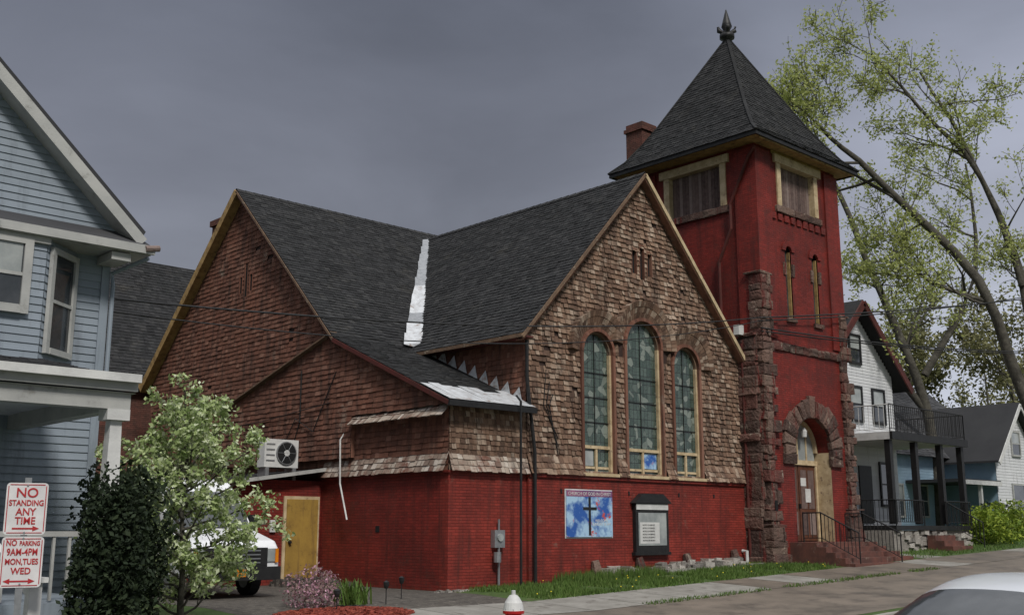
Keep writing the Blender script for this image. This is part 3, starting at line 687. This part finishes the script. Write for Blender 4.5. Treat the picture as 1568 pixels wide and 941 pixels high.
for s,xa in ((1,tip),(-1,2*RX-tip)):
    w.hexa([(RX,HY-.55,gpz(RX)),(xa,HY-.55,EZ),(xa,9.3,EZ),(RX,9.3,gpz(RX)),(RX,HY-.55,gpz(RX)+.06),(xa+.03*s,HY-.55,EZ+.06),(xa+.03*s,9.3,EZ+.06),(RX,9.3,gpz(RX)+.06)],roofg)
    w.obox((RX,HY-.53,gpz(RX)-.12),(xa,HY-.53,EZ-.12),.05,.17,trimg)
    w.obox((RX,HY-.33,gpz(RX)-.20),(xa-.1*s,HY-.33,EZ-.11),.36,.03,trimg)
w.hexa([(-18,HY-.65,5.62),(tip+.12,HY-.65,5.62),(tip+.12,HY-.2,5.62),(-18,HY-.2,5.62),(-18,HY-.65,5.68),(tip+.12,HY-.65,5.68),(tip+.0,HY-.2,5.95),(-18,HY-.2,5.95)],roofg)
w.box(-18,tip+.14,HY-.70,HY-.64,5.55,5.68,trimg); w.box(-18,tip+.1,HY-.64,HY-.0,5.54,5.58,trimg)
w.box(tip-.5,tip-.2,HY-.6,HY-.05,5.40,5.52,trimg)
w.tube([(tip+.08,HY-.6,5.5),(tip-.25,HY-.05,5.3),(HX1+.07,HY-.07,5.1),(HX1+.07,HY-.07,3.4)],.035,siding,8)
w.tube([(tip-.02,HY-.7,5.62),(tip+.2,HY-.7,5.66)],.05,wood,8)
PX=-10.35;PY=-6.5
slope(w,(-19,PY,3.15),(PX,PY,3.15),(-19,HY,3.85),(PX,HY,3.85),roofg)
w.box(-19,PX,PY-.03,PY+.05,3.0,3.15,trimg); w.box(-19,PX,PY-.12,PY-.03,3.1,3.2,white)
w.box(-19,PX-.05,PY+.05,PY+.25,2.78,2.99,trimg); w.box(PX-.25,PX-.05,PY+.25,HY,2.78,2.99,trimg)
w.poly([(-19,PY,2.98),(PX,PY,2.98),(PX,HY,2.98),(-19,HY,2.98)],sidW)
w.poly([(PX-.04,PY+.05,2.97),(PX-.04,HY,2.97),(PX-.04,HY,3.8)],siding)
w.hexa([(PX-.30,PY+.07,.55),(PX-.08,PY+.07,.55),(PX-.08,PY+.29,.55),(PX-.30,PY+.29,.55),(PX-.26,PY+.1,2.65),(PX-.12,PY+.1,2.65),(PX-.12,PY+.24,2.65),(PX-.26,PY+.24,2.65)],white); w.box(PX-.33,PX-.05,PY+.04,PY+.3,2.65,2.78,white)
w.box(-19,PX-.05,PY+.05,HY-.02,.4,.55,siding)
for i in range(60):
    xx=-19+i*.15
    if xx<PX-.1: w.obox((xx,PY+.1,-.25),(min(xx+.3,PX-.1),PY+.1,.4),.02,.03,trimg); w.obox((min(xx+.3,PX-.1),PY+.12,-.25),(xx,PY+.12,.4),.02,.03,trimg)
w.box(-19,PX-.1,PY+.2,PY+.24,-.3,.4,dark)
w.box(-19,PX-.33,PY+.13,PY+.19,1.28,1.34,trimg)
for i in range(44):
    xx=-18+i*.18
    if xx<PX-.35: w.box(xx,xx+.03,PY+.14,PY+.18,.57,1.28,trimg)
w.box(-12.0,-11.88,-8.1,-7.98,-.3,.85,white); w.box(-12.04,-11.84,-8.14,-7.94,.85,.9,white)
w.obox((-11.94,-8.04,.7),(-11.94,-6.6,1.3),.06,.06,white)
for k in range(4): w.box(-13.4,-11.9,-6.5-.3*(k+1),-6.5-.3*k,-.3,.4-.16*k,conc)
w.build('roof_and_porch',lh)
bh=E('dark_roofed_house'); w=MB()
slope(w,(-14,16.9,6.3),(9,16.9,6.3),(-14,21,11.7),(7.5,21,11.7),roofm,.16)
w.poly([(-14,25,6.3),(9,25,6.3),(7.5,21,11.7),(-14,21,11.7)],roofg)
w.box(-13.8,8.8,17.2,24.7,0,6.3,brickc); w.box(-14,9,16.85,16.93,6.15,6.3,gold)
w.tube([(-1,19,8.9),(-1,19,9.5)],.06,galv); 
w.box(-5.6,-4.5,16.0,17.4,5.6,7.6,brick)
w.build('walls_and_roof',bh)
wh=E('white_house'); w=MB()
wx0,wx1,wy=18.8,24.2,1.75; wb=.6; wez=7.25; wax=21.5; waz=9.85
courses(w,(0,wy,0),X,Z,-Y,[(wx0,wb),(wx1,wb),(wx1,wez),(wax,waz-.15),(wx0,wez)],.12,sidW,lift=.016,ov=0)
courses(w,(wx0,0,0),Y,Z,-X,[(wy,wb),(12,wb),(12,wez),(wy,wez)],.12,sidW,lift=.016,ov=0)
w.poly([(wx1,wy,0),(wx1,12,0),(wx1,12,wez),(wx1,wy,wez)],sidW)
w.box(wx0,wx1,wy+.05,12,0,wb+.1,stoneG)
for s in (-1,1):
    xe=wax+s*3.35; ze=waz-3.35*(waz-wez)/2.7+.1
    w.hexa([(wax,wy-.5,waz),(xe,wy-.5,ze),(xe,12.3,ze),(wax,12.3,waz),(wax,wy-.5,waz+.12),(xe,wy-.5,ze+.12),(xe,12.3,ze+.12),(wax,12.3,waz+.12)],roofm)
    w.obox((wax,wy-.53,waz-.02),(xe,wy-.53,ze-.02),.06,.26,redtrim)
for a,c,e,f in ((19.3,20.1,5.5,6.7),(20.9,21.7,5.4,6.6),(22.6,23.4,5.4,6.6),(21.1,21.8,7.6,8.6),(19.4,20.3,2.3,3.8),(22.8,23.6,2.3,3.8)): owin(w,(0,wy-.02,0),X,-Y,a,c,e,f,fr=black)
w.box(21.2,22.1,wy-.06,wy-.01,1.6,3.7,black)
px0,px1,py=18.7,24.3,-.95
w.box(px0,px1,py,wy-.02,4.42,4.6,white); w.box(px0-.05,px1+.05,py-.1,py,4.38,4.64,black)
w.box(px0-.05,px0,py,wy,4.38,4.64,white)
for x in (px0+.1,20.6,22.5,px1-.15):
    w.box(x-.1,x+.1,py+.05,py+.25,1.55,4.38,black)
w.box(px0,px1,py,wy-.02,1.35,1.5,black); 
for i in range(70):
    x=R(px0,px1-.2); z=R(.4,1.25); w.box(x,x+R(.2,.4),py+.05,py+.2,z,z+R(.12,.2),stoneG,.02)
w.box(px0,px1,py+.12,wy,.3,1.34,stoneG)
for k in range(4): w.box(20.8,22.3,py-.3*(k+1),py-.3*k,.3,1.35-.18*(k+1),step_m)
w.build('house_body',wh)
w=MB(); railing(w,[(px0,wy-.05,4.62),(px0,py,4.62)],.95,white,.18); railing(w,[(px0,py,4.62),(px1,py,4.62),(px1,wy-.05,4.62)],.95,black,.14)
railing(w,[(px0,wy-.05,1.5),(px0,py,1.5),(20.7,py,1.5)],.85,black,.14); railing(w,[(22.4,py,1.5),(px1,py,1.5)],.85,black,.14)
railing(w,[(22.35,py,1.5),(22.35,py-1.3,.75)],.85,black,.14)
w.build('porch_railings',wh)
fh=E('light_blue_house'); w=MB()
courses(w,(0,6,0),X,Z,-Y,[(30,.9),(44,.9),(44,4.9),(30,4.9)],.14,sidB,lift=.016,ov=0)
courses(w,(30,0,0),Y,Z,-X,[(6,.9),(14,.9),(14,4.9),(6,4.9)],.14,sidB,lift=.016,ov=0)
slope(w,(29.6,5.5,4.8),(44.4,5.5,4.8),(29.6,10,9),(44.4,10,9),roofg,.17)
w.poly([(29.6,14.5,4.8),(44.4,14.5,4.8),(44.4,10,9),(29.6,10,9)],roofg); w.poly([(30,6,4.9),(30,14,4.9),(30,10,8.9)],sidB)
w.box(36.2,36.9,9.6,10.3,8.4,9.9,chim2)
courses(w,(0,3.4,0),X,Z,-Y,[(37,.9),(42,.9),(42,4.8),(39.5,7.4),(37,4.8)],.14,sidW,lift=.016,ov=0); w.box(37,42,3.42,6,.9,4.8,sidB)
for s in (-1,1): w.hexa([(39.5,3,7.5),(39.5+s*3,3,4.5),(39.5+s*3,9,4.5),(39.5,9,7.5),(39.5,3,7.6),(39.5+s*3,3,4.6),(39.5+s*3,9,4.6),(39.5,9,7.6)],roofg); w.obox((39.5,2.97,7.45),(39.5+s*3,2.97,4.45),.05,.2,white)
owin(w,(0,5.98,0),X,-Y,31.5,32.6,2,3.4); owin(w,(0,5.98,0),X,-Y,34,35,2,3.4); owin(w,(0,3.38,0),X,-Y,38.7,40,2,3.5); owin(w,(0,3.38,0),X,-Y,39,39.9,5,6.1)
w.box(33,37,3.2,6,3.5,3.65,roofg); w.box(33.1,33.25,3.3,3.45,1,3.5,white); w.box(35,35.15,3.3,3.45,1,3.5,white); w.box(33,37,3.15,3.2,3.4,3.6,white)
w.build('walls_and_roof',fh)
# ------------------------------------------------------------ vegetation
def leafmesh(mb,pts,m,s0,s1,asp=.55):
    for p in pts:
        p=V(p); s=R(s0,s1); a=V((R(-1,1),R(-1,1),R(-1,1))).normalized(); b_=a.cross(V((R(-1,1),R(-1,1),R(-1,1))))
        if b_.length<.05: continue
        b_.normalize(); c=a*s; d=b_*s*asp
        mb.poly([p-c,p+d-c*.1,p+c,p-d-c*.1],m)
def rv(s): return V((R(-s,s),R(-s,s),R(-s,s)))
def grow(mb,pts,r0,r1,tips,depth,nch,clen,up=.25,mat=bark,twigr=.012):
    pts=[V(p) for p in pts]; n=len(pts)
    rs=[r0+(r1-r0)*i/(n-1) for i in range(n)]
    mb.tube(pts,rs,mat,8 if depth>2 else (6 if depth>1 else 4),caps=False)
    if depth==0:
        for i in range(1,n):
            tips.append(pts[i]); tips.append(pts[i-1].lerp(pts[i],.5))
        return
    for k in range(nch):
        t=R(.25,1)**.8*(n-1); i=min(int(t),n-2); p=pts[i].lerp(pts[i+1],t-i); d=(pts[i+1]-pts[i]).normalized()
        dd=(d*R(.3,.9)+rv(1).normalized()*R(.6,1)+Z*up).normalized(); L=clen*R(.6,1.25)
        q=[p]; m=4 if depth>1 else 3
        for s in range(m):
            dd=(dd+rv(.28)+Z*up*.25).normalized(); q.append(q[-1]+dd*L/m)
        rr=max(twigr,min(rs[i]*.55,L*.022)); grow(mb,q,rr,max(twigr*.5,rr*.3),tips,depth-1,max(2,int(nch*.75)),clen*.55,up*.8,mat,twigr)
    tips.append(pts[-1])
def smoothpath(P,n=3,j=.05):
    P=[V(p) for p in P]; o=[]
    for i in range(len(P)-1):
        p0=P[max(i-1,0)];p1=P[i];p2=P[i+1];p3=P[min(i+2,len(P)-1)]
        for k in range(n):
            t=k/n; o.append(.5*((2*p1)+(-p0+p2)*t+(2*p0-5*p1+4*p2-p3)*t*t+(-p0+3*p1-3*p2+p3)*t**3)+rv(j))
    o.append(P[-1]); return o
def tree(name,limbs,depth,nch,clen,lm,ls,ln,spread,up=.2,twigr=.012,mat=bark,j=.05,keep=.85):
    t=E(name); mb=MB(); tips=[]
    for P,a,c in limbs: grow(mb,smoothpath(P,3,j),a,c,tips,depth,nch,clen,up,mat,twigr)
    mb.build('branches',t,smooth=True)
    lf=MB(); pts=[]
    for p in tips:
        if random.random()>keep: continue
        for k in range(ln): pts.append(p+rv(spread))
    leafmesh(lf,pts,lm,*ls); lf.build('leaves',t); print(name,len(tips),len(pts))
random.seed(11)
tree('maple_tree',[
 ([(28.2,-3.1,.8),(28.0,-2.9,3.5),(27.2,-2.1,6.6),(26.2,-1.2,11.0),(24.1,.75,14.3),(22.5,2.25,16.6),(21.9,2.8,17.4)],.33,.06),
 ([(27.6,-2.5,5.2),(28.4,-2.2,9),(28.6,-1.6,13),(27.6,-.6,17),(26.4,.6,20.5)],.22,.05),
 ([(28.5,-2.0,11),(27.4,-1.2,15.5),(25.6,.3,18.5),(24.2,1.6,21)],.13,.04),
 ([(26.4,-1.4,10.2),(25.2,.2,11),(24.5,1.6,12.6)],.10,.03),
 ([(24.1,.75,14.3),(23.2,2.0,15.4),(22.3,3.0,16.6),(22.0,3.4,18.2)],.08,.03),
 ([(28.4,-2.2,9),(30.5,-4.5,13),(31,-5,18)],.18,.05)],3,8,2.7,leafA,(.05,.10),4,.26,up=.12,twigr=.014,keep=.85)
tree('maple_tree',[
 ([(36,6,1),(36.2,6.2,7),(35,7.5,13),(33.5,9,19),(32.5,10,23)],.33,.06),
 ([(36.2,6.2,7),(34,9,12),(31,12,17),(29,14.5,21)],.2,.05),
 ([(36.1,6.2,9),(38,4,14),(38,4,20)],.2,.05)],3,7,3.4,leafA,(.06,.12),5,.34,up=.12,twigr=.016,keep=.8)
random.seed(5)
for k,(x,y,h) in enumerate(((58,19,16.5),(64,21,18),(66,14,17),(80,22,19),(56,24,15),(95,20,20),(75,12,17))):
    tree('distant_tree',[([(x,y,.8),(x+.3,y,h*.4),(x+R(-.5,.5),y,h*.8)],.25,.06)],2,10,h*.30,leafE,(.12,.22),12,.6,up=.2,twigr=.03,keep=.9)
random.seed(21)
tx,ty=-8.2,-3.6; tz=gz(tx,ty)
L=[([(tx,ty,tz),(tx+.03,ty,tz+.8),(tx-.05,ty+.05,tz+1.9),(tx-.1,ty,tz+3.6)],.06,.012)]
for k in range(36):
    a=k*2.4; z0=.18+.072*k; rr=1.2*math.sin(math.pi*min(.97,.24+.74*(k/36)))**.6*R(.75,1.08); hh=R(.3,.75)
    L.append(([(tx,ty,tz+z0),(tx+rr*.5*math.cos(a),ty+rr*.5*math.sin(a),tz+z0+hh*.45),(tx+rr*math.cos(a),ty+rr*math.sin(a),tz+z0+hh)],.022,.007))
tree('flowering_tree',L,2,5,.38,leafB,(.026,.056),5,.08,up=.22,twigr=.005,j=.03)
def bush(name,c,rad,n,lm,ls,seed=1,lumps=9):
    random.seed(seed); mb=MB(); c=V(c); pts=[]; L=[]
    for i in range(lumps):
        d=rv(1).normalized(); L.append((c+V((d.x*rad[0]*.55,d.y*rad[1]*.55,d.z*rad[2]*.6)),R(.35,.6)))
    for i in range(n):
        p,s=random.choice(L); d=rv(1).normalized()*R(.6,1.05)*s; pts.append(p+V((d.x*rad[0],d.y*rad[1],d.z*rad[2])))
    leafmesh(mb,pts,lm,*ls)
    return mb.build(name)
bush('evergreen_shrub',(-10.75,-6.95,.8),(.5,.42,1.35),11000,leafC,(.022,.05),3,20)
bush('evergreen_shrub',(-9.7,-4.9,.9),(.75,.55,1.45),7000,leafC,(.03,.06),4,18)
bush('flowering_shrub',(-4.6,-1.7,.25),(.6,.6,.5),1800,flow,(.02,.04),5,14)
bush('yellow_green_shrub',(25.6,-1.2,1.3),(1.3,1.2,1.0),4000,leafD,(.04,.09),6,12)
bush('yellow_green_shrub',(29.5,.2,1.5),(1.8,1.5,1.1),4000,leafD,(.05,.1),7,12)
bush('round_shrub',(32.5,1.5,1.6),(1.6,1.4,1.1),3000,leafC,(.05,.1),8,12)
random.seed(9)
g=MB(); n=24
cxg,cyg=-4.7,-2.9
pts=[(cxg+1.35*math.cos(t*2*math.pi/n)*(1+.08*math.sin(3*t)),cyg+.8*math.sin(t*2*math.pi/n)) for t in range(n)]
g.raw([(x,y,gz(x,y)+.012) for x,y in pts]+[(cxg,cyg,gz(cxg,cyg)+.08)],[(i,(i+1)%n,n) for i in range(n)],mulch)
for i in range(900):
    a=R(0,6.28);q=R(0,1)**.5; x=cxg+1.35*q*math.cos(a);y=cyg+.8*q*math.sin(a); z=gz(x,y)+.015+.07*(1-q); l=R(.015,.045); g.box(x-l,x+l,y-.01,y+.01,z,z+.025,mulch,.012)
g.build('mulch_bed')
g=MB()
for i in range(110):
    x=-3.9+R(-.3,.3);y=-1.9+R(-.3,.3);z=0;a=R(0,6.28);h=R(.3,.5);l=R(.1,.25);dx,dy=math.cos(a),math.sin(a);w_=.018
    g.raw([(x-dy*w_,y+dx*w_,z),(x+dy*w_,y-dx*w_,z),(x+dx*l*.5+dy*w_,y+dy*l*.5-dx*w_,z+h*.65),(x+dx*l*.5-dy*w_,y+dy*l*.5+dx*w_,z+h*.65),(x+dx*l,y+dy*l,z+h)],[(0,1,2,3),(3,2,4)],blade)
g.build('lily_clump')
for x,y in ((-3.1,-1.9),(-2.2,-1.2),(-4.9,-2.9)):
    g=MB(); z=gz(x,y); g.tube([(x,y,z),(x,y,z+.3)],.01,black,6); g.tube([(x,y,z+.3),(x,y,z+.36),(x,y,z+.42),(x,y,z+.45)],[.035,.055,.06,.01],black,10); g.tube([(x,y,z+.31),(x,y,z+.36)],.03,glassP,8); g.build('garden_light')
# ------------------------------------------------------------ signs
sg=E('parking_sign'); sx,sy=-12.17,-8.3
ang=math.radians(-19.3)
def sgn(z0,z1,wd):
    m=MB(); n=6; rc=.035; P=[]
    for cx_,cz_,a0 in ((wd/2-rc,z0+rc,-90),(wd/2-rc,z1-rc,0),(-wd/2+rc,z1-rc,90),(-wd/2+rc,z0+rc,180)):
        for k in range(n+1):
            t=math.radians(a0+90*k/n); P.append((cx_+rc*math.cos(t),0,cz_+rc*math.sin(t)))
    m.extr(P,(0,.004,0),signw)
    for s in (-1,1): m.box(s*(wd/2-.018)-.004,s*(wd/2-.018)+.004,-.003,-.0005,z0+.03,z1-.03,redtxt)
    m.box(-wd/2+.03,wd/2-.03,-.003,-.0005,z0+.014,z0+.022,redtxt); m.box(-wd/2+.03,wd/2-.03,-.003,-.0005,z1-.022,z1-.014,redtxt)
    m.box(-.11,.07,-.003,-.0005,z0+.05,z0+.066,redtxt); m.raw([(.07,-.003,z0+.032),(.13,-.003,z0+.058),(.07,-.003,z0+.084)],[(0,1,2)],redtxt)
    if z0<1: m.raw([(-.09,-.003,z0+.032),(-.15,-.003,z0+.058),(-.09,-.003,z0+.084)],[(0,2,1)],redtxt)
    return m
m=sgn(1.31,1.80,.37); m.build('upper_plate',sg); m=sgn(.82,1.29,.37); m.build('lower_plate',sg)
m=MB(); m.box(-.03,.03,.006,.035,-.35,1.85,galv); 
for z in (1.775,1.33,1.275,.85): m.tube([(0,-.006,z),(0,.0,z)],.01,galv,8)
m.build('post',sg)
T=lambda s,sz,x,z,q=1:text(s,sz,(x,-.003,z),FR,redtxt,sg,off=.0018,sx=q)
T('NO',.125,0,1.665); T('STANDING',.075,0,1.585,.82); T('ANY',.095,0,1.495,.9); T('TIME',.095,0,1.41,.9)
T('NO',.075,-.10,1.21,.8); T('PARKING',.06,.06,1.21,.72); T('9AM-4PM',.09,0,1.12,.75); T('MON,TUES',.075,0,1.035,.8); T('WED',.085,0,.945,.9)
sg.location=(sx,sy,0); sg.rotation_euler=(0,0,ang)
hy=MB(); hx,hyy=-5.7,-8.25; hz=gz(hx,hyy)
hy.tube([(hx,hyy,hz+z) for z in (0,.04,.045,.5,.55,.56,.6)],[.15,.15,.11,.11,.11,.145,.145],redpaint,20)
hy.tube([(hx,hyy,hz+z) for z in (.6,.63,.70,.76,.80,.80,.86)],[.14,.135,.12,.085,.05,.03,.028],white,20)
hy.tube([(hx-.2,hyy,hz+.45),(hx-.19,hyy,hz+.45),(hx+.19,hyy,hz+.45),(hx+.2,hyy,hz+.45)],[.04,.055,.055,.04],white,12)
hy.tube([(hx,hyy-.2,hz+.4),(hx,hyy-.05,hz+.4)],.075,redpaint,14); hy.tube([(hx,hyy-.23,hz+.4),(hx,hyy-.2,hz+.4)],.08,white,14)
for k in range(8): a=k*math.pi/4; hy.tube([(hx+.128*math.cos(a),hyy+.128*math.sin(a),hz+.6),(hx+.128*math.cos(a),hyy+.128*math.sin(a),hz+.625)],.012,galv,6)
hy.build('fire_hydrant',None,smooth=False,bevel=.004)
van=E('white_van'); vx0,vx1,vy0=-5.75,-3.75,1.0
pr=[(0,.42),(-.06,.62),(-.03,.98),(.12,1.14),(1.0,1.36),(1.62,2.12),(1.95,2.38),(2.6,2.48),(5.5,2.46),(5.62,2.2),(5.66,.42)]
w=MB(); n=len(pr)
ins=lambda z: .0 if z<1.3 else (z-1.3)*.12
vs=[(vx0+ins(z),vy0+y,z) for y,z in pr]+[(vx1-ins(z),vy0+y,z) for y,z in pr]
w.raw(vs,[tuple(range(n)),tuple(range(n,2*n))[::-1]]+[(i,n+i,n+(i+1)%n,(i+1)%n) for i in range(n)],vanw)
w.build('body',van,bevel=.06)
w=MB(); vc=(vx0+vx1)/2
w.poly([(vx0+.12,vy0+.98,1.42),(vx1-.12,vy0+.98,1.42),(vx1-.2,vy0+1.58,2.16),(vx0+.2,vy0+1.58,2.16)],glassD)
w.poly([(vx0-.01,vy0+1.25,1.4),(vx0-.01,vy0+2.3,1.4),(vx0+.08,vy0+2.3,2.1),(vx0+.08,vy0+1.75,2.1)],glassD)
w.box(vx0+.30,vx1-.30,vy0-.09,vy0-.04,.62,1.0,black)
for k in range(4): w.box(vx0+.47,vx1-.47,vy0-.105,vy0-.09,.69+k*.08,.71+k*.08,galv)
w.box(vx0+.02,vx1-.02,vy0-.16,vy0-.02,.36,.62,black)
for s in (0,1):
    x0=vx0+.06 if s==0 else vx1-.40
    w.box(x0,x0+.34,vy0-.085,vy0-.03,.72,.98,glassP); w.box(x0 if s==0 else x0+.28,x0+.07 if s==0 else x0+.35,vy0-.1,vy0-.05,.7,.98,amber)
w.box(vc-.17,vc+.17,vy0-.18,vy0-.16,.43,.58,amber); w.box(vx0-.28,vx0-.05,vy0+1.3,vy0+1.42,1.4,1.68,black); w.box(vx1+.05,vx1+.28,vy0+1.3,vy0+1.42,1.4,1.68,black)
w.obox((vx0+.5,vy0+1.0,1.44),(vc-.1,vy0+1.3,1.8),.02,.02,black)
for x in (vx0+.02,vx1-.24):
    for y in (.95,4.5): w.tube([(x,vy0+y,.36),(x+.22,vy0+y,.36)],.36,rubber,20); w.tube([(x-.012,vy0+y,.36),(x+.23,vy0+y,.36)],.2,galv,16)
w.build('trim_and_wheels',van)
car=E('silver_car'); w=MB()
st=[(-2.25,.45,.55,.60,.62,.60),(-2.15,.30,.70,.78,.78,.7),(-1.7,.25,.80,.90,.85,.75),(-1.0,.22,.86,.98,.88,.74),(-.35,.22,.88,1.36,.89,.60),(.3,.22,.88,1.45,.89,.60),(1.0,.22,.90,1.41,.89,.58),(1.6,.25,.92,1.10,.86,.62),(2.1,.3,.88,.98,.80,.66),(2.25,.45,.75,.80,.66,.6)]
ns=len(st);vs=[];fs_b=[];fs_g=[]
for x,zb,zm,zt,hw,ht in st:
    ring=[(-hw*.9,zb),(-hw,(zb+zm)/2),(-hw*.98,zm),(-ht,zm+(zt-zm)*.85),(-ht*.6,zt),(ht*.6,zt),(ht,zm+(zt-zm)*.85),(hw*.98,zm),(hw,(zb+zm)/2),(hw*.9,zb)]
    vs+=[(x,y,z) for y,z in ring]
for i in range(ns-1):
    for k in range(10):
        f=(i*10+k,(i+1)*10+k,(i+1)*10+(k+1)%10,i*10+(k+1)%10)
        gl=(k in (2,6) and 3<=i<=6) or (k in (3,4,5) and i in (3,6))
        (fs_g if gl else fs_b).append(f)
fs_b+= [tuple(range(10)),tuple(range((ns-1)*10,ns*10))[::-1]]
k0=w.mi(silver);k1=w.mi(glassD); w.v=vs; w.f=fs_b+fs_g; w.m=[k0]*len(fs_b)+[k1]*len(fs_g); w.r=[.5]*len(w.f)
o=w.build('body',car,smooth=True,sub=2)
w=MB()
for x in (-1.4,1.4):
    for y in (-.86,.66): w.tube([(x,y,.32),(x,y+.2,.32)],.32,rubber,20); w.tube([(x,y-.01,.32),(x,y+.21,.32)],.2,chrome,14)
for s in (-1,1): w.box(-.85,-.7,s*.98-.08,s*.98+.08,.9,1.02,silver); w.box(2.18,2.24,s*.55-.12,s*.55+.12,.68,.8,redpaint); w.box(-2.24,-2.14,s*.52-.14,s*.52+.14,.6,.7,glassP)
w.tube([(1.3,0,1.36),(1.36,0,1.46)],.015,black,6)
w.build('wheels_and_lamps',car)
car.location=(-6.15,-15.0,-.45)
wr=E('overhead_wires'); w=MB()
def wire(a,c,sag,r=.018):
    a=V(a);c=V(c); w.tube([a.lerp(c,i/24)-Z*sag*4*(i/24)*(1-i/24) for i in range(25)],r,black,5)
wire((-9.2,-2.8,4.9),(11.3,-.9,7.6),.35); wire((11.3,-.9,7.6),(40,-6,13),.4,.022)
wire((11.4,-.9,7.3),(40,-4.5,9.8),.6,.024); wire((11.4,-.9,7.2),(40,-4.2,9.6),.5,.022)
wire((-9.2,-2.8,4.7),(11.3,-.9,7.5),.6,.012); wire((11.3,-.9,7.5),(45,-2,14.5),.5,.02)
w.build('cables',wr)
w=MB(); w.box(11.1,11.35,-.3,-.1,7.15,7.45,white); w.build('junction_box',ch)
# ------------------------------------------------------------ world and light
EL=math.radians(46); 
sun=bpy.data.lights.new('sun','SUN'); sun.energy=2.7; sun.angle=math.radians(11); sun.color=(1,.96,.90)
so=bpy.data.objects.new('sun',sun); sc.collection.objects.link(so)
d=V((-.36,-.86,0)).normalized()*math.cos(EL)+Z*math.sin(EL)
so.rotation_euler=d.to_track_quat('Z','Y').to_euler()
wd=bpy.data.worlds.new('World'); sc.world=wd; wd.use_nodes=True; nt=wd.node_tree;n=nt.nodes;l=nt.links
sky=n.new('ShaderNodeTexSky'); sky.sky_type='NISHITA'; sky.sun_disc=False; sky.sun_elevation=EL; sky.sun_rotation=math.atan2(d.x,d.y)
bg=n['Background']; bg.inputs['Strength'].default_value=.05; l.new(sky.outputs[0],bg.inputs['Color'])
tc=n.new('ShaderNodeTexCoord'); sp=n.new('ShaderNodeSeparateXYZ'); l.new(tc.outputs['Generated'],sp.inputs[0])
rp=n.new('ShaderNodeValToRGB'); e=rp.color_ramp.elements
cols=[(0,(.36,.375,.42)),(.12,(.28,.295,.34)),(.30,(.205,.217,.262)),(.48,(.145,.158,.20)),(.72,(.80,.82,.87)),(1,(1.3,1.32,1.38))]
while len(e)<len(cols): e.new(.5)
for i,(p,c) in enumerate(cols): e[i].position=p; e[i].color=(*c,1)
l.new(sp.outputs['Z'],rp.inputs[0])
mp=n.new('ShaderNodeMapping'); mp.inputs['Scale'].default_value=(1,1,2.6); l.new(tc.outputs['Generated'],mp.inputs[0])
nz=n.new('ShaderNodeTexNoise'); nz.inputs['Scale'].default_value=2.4; nz.inputs['Detail'].default_value=6; nz.inputs['Roughness'].default_value=.5; nz.inputs['Distortion'].default_value=.4; l.new(mp.outputs[0],nz.inputs['Vector'])
mr=n.new('ShaderNodeMapRange'); mr.inputs[1].default_value=.3; mr.inputs[2].default_value=.7; mr.inputs[3].default_value=.80; mr.inputs[4].default_value=1.26; l.new(nz.outputs['Fac'],mr.inputs[0])
mx=n.new('ShaderNodeMapRange'); mx.interpolation_type='SMOOTHSTEP'; mx.inputs[1].default_value=.60; mx.inputs[2].default_value=.98; mx.inputs[3].default_value=1; mx.inputs[4].default_value=2.1; l.new(sp.outputs['X'],mx.inputs[0])
mm=n.new('ShaderNodeMath'); mm.operation='MULTIPLY'; l.new(mr.outputs[0],mm.inputs[0]); l.new(mx.outputs[0],mm.inputs[1])
vm=n.new('ShaderNodeVectorMath'); vm.operation='SCALE'; l.new(rp.outputs[0],vm.inputs[0]); l.new(mm.outputs[0],vm.inputs['Scale'])
b2=n.new('ShaderNodeBackground'); l.new(vm.outputs[0],b2.inputs['Color']); b2.inputs['Strength'].default_value=1
ms=n.new('ShaderNodeMixShader'); ms.inputs[0].default_value=.92; l.new(bg.outputs[0],ms.inputs[1]); l.new(b2.outputs[0],ms.inputs[2]); l.new(ms.outputs[0],n['World Output'].inputs[0])
cam=bpy.data.cameras.new('camera'); co=bpy.data.objects.new('camera',cam); sc.collection.objects.link(co)
cam.sensor_width=36; cam.lens=38.16; cam.clip_end=3000; cam.clip_start=.1
co.location=(-16.0,-19.25,1.356)
co.rotation_euler=(math.radians(90+11.56),0,math.radians(-43.04))
sc.camera=co
sc.view_settings.view_transform='Standard'; sc.view_settings.look='None'; sc.view_settings.exposure=0
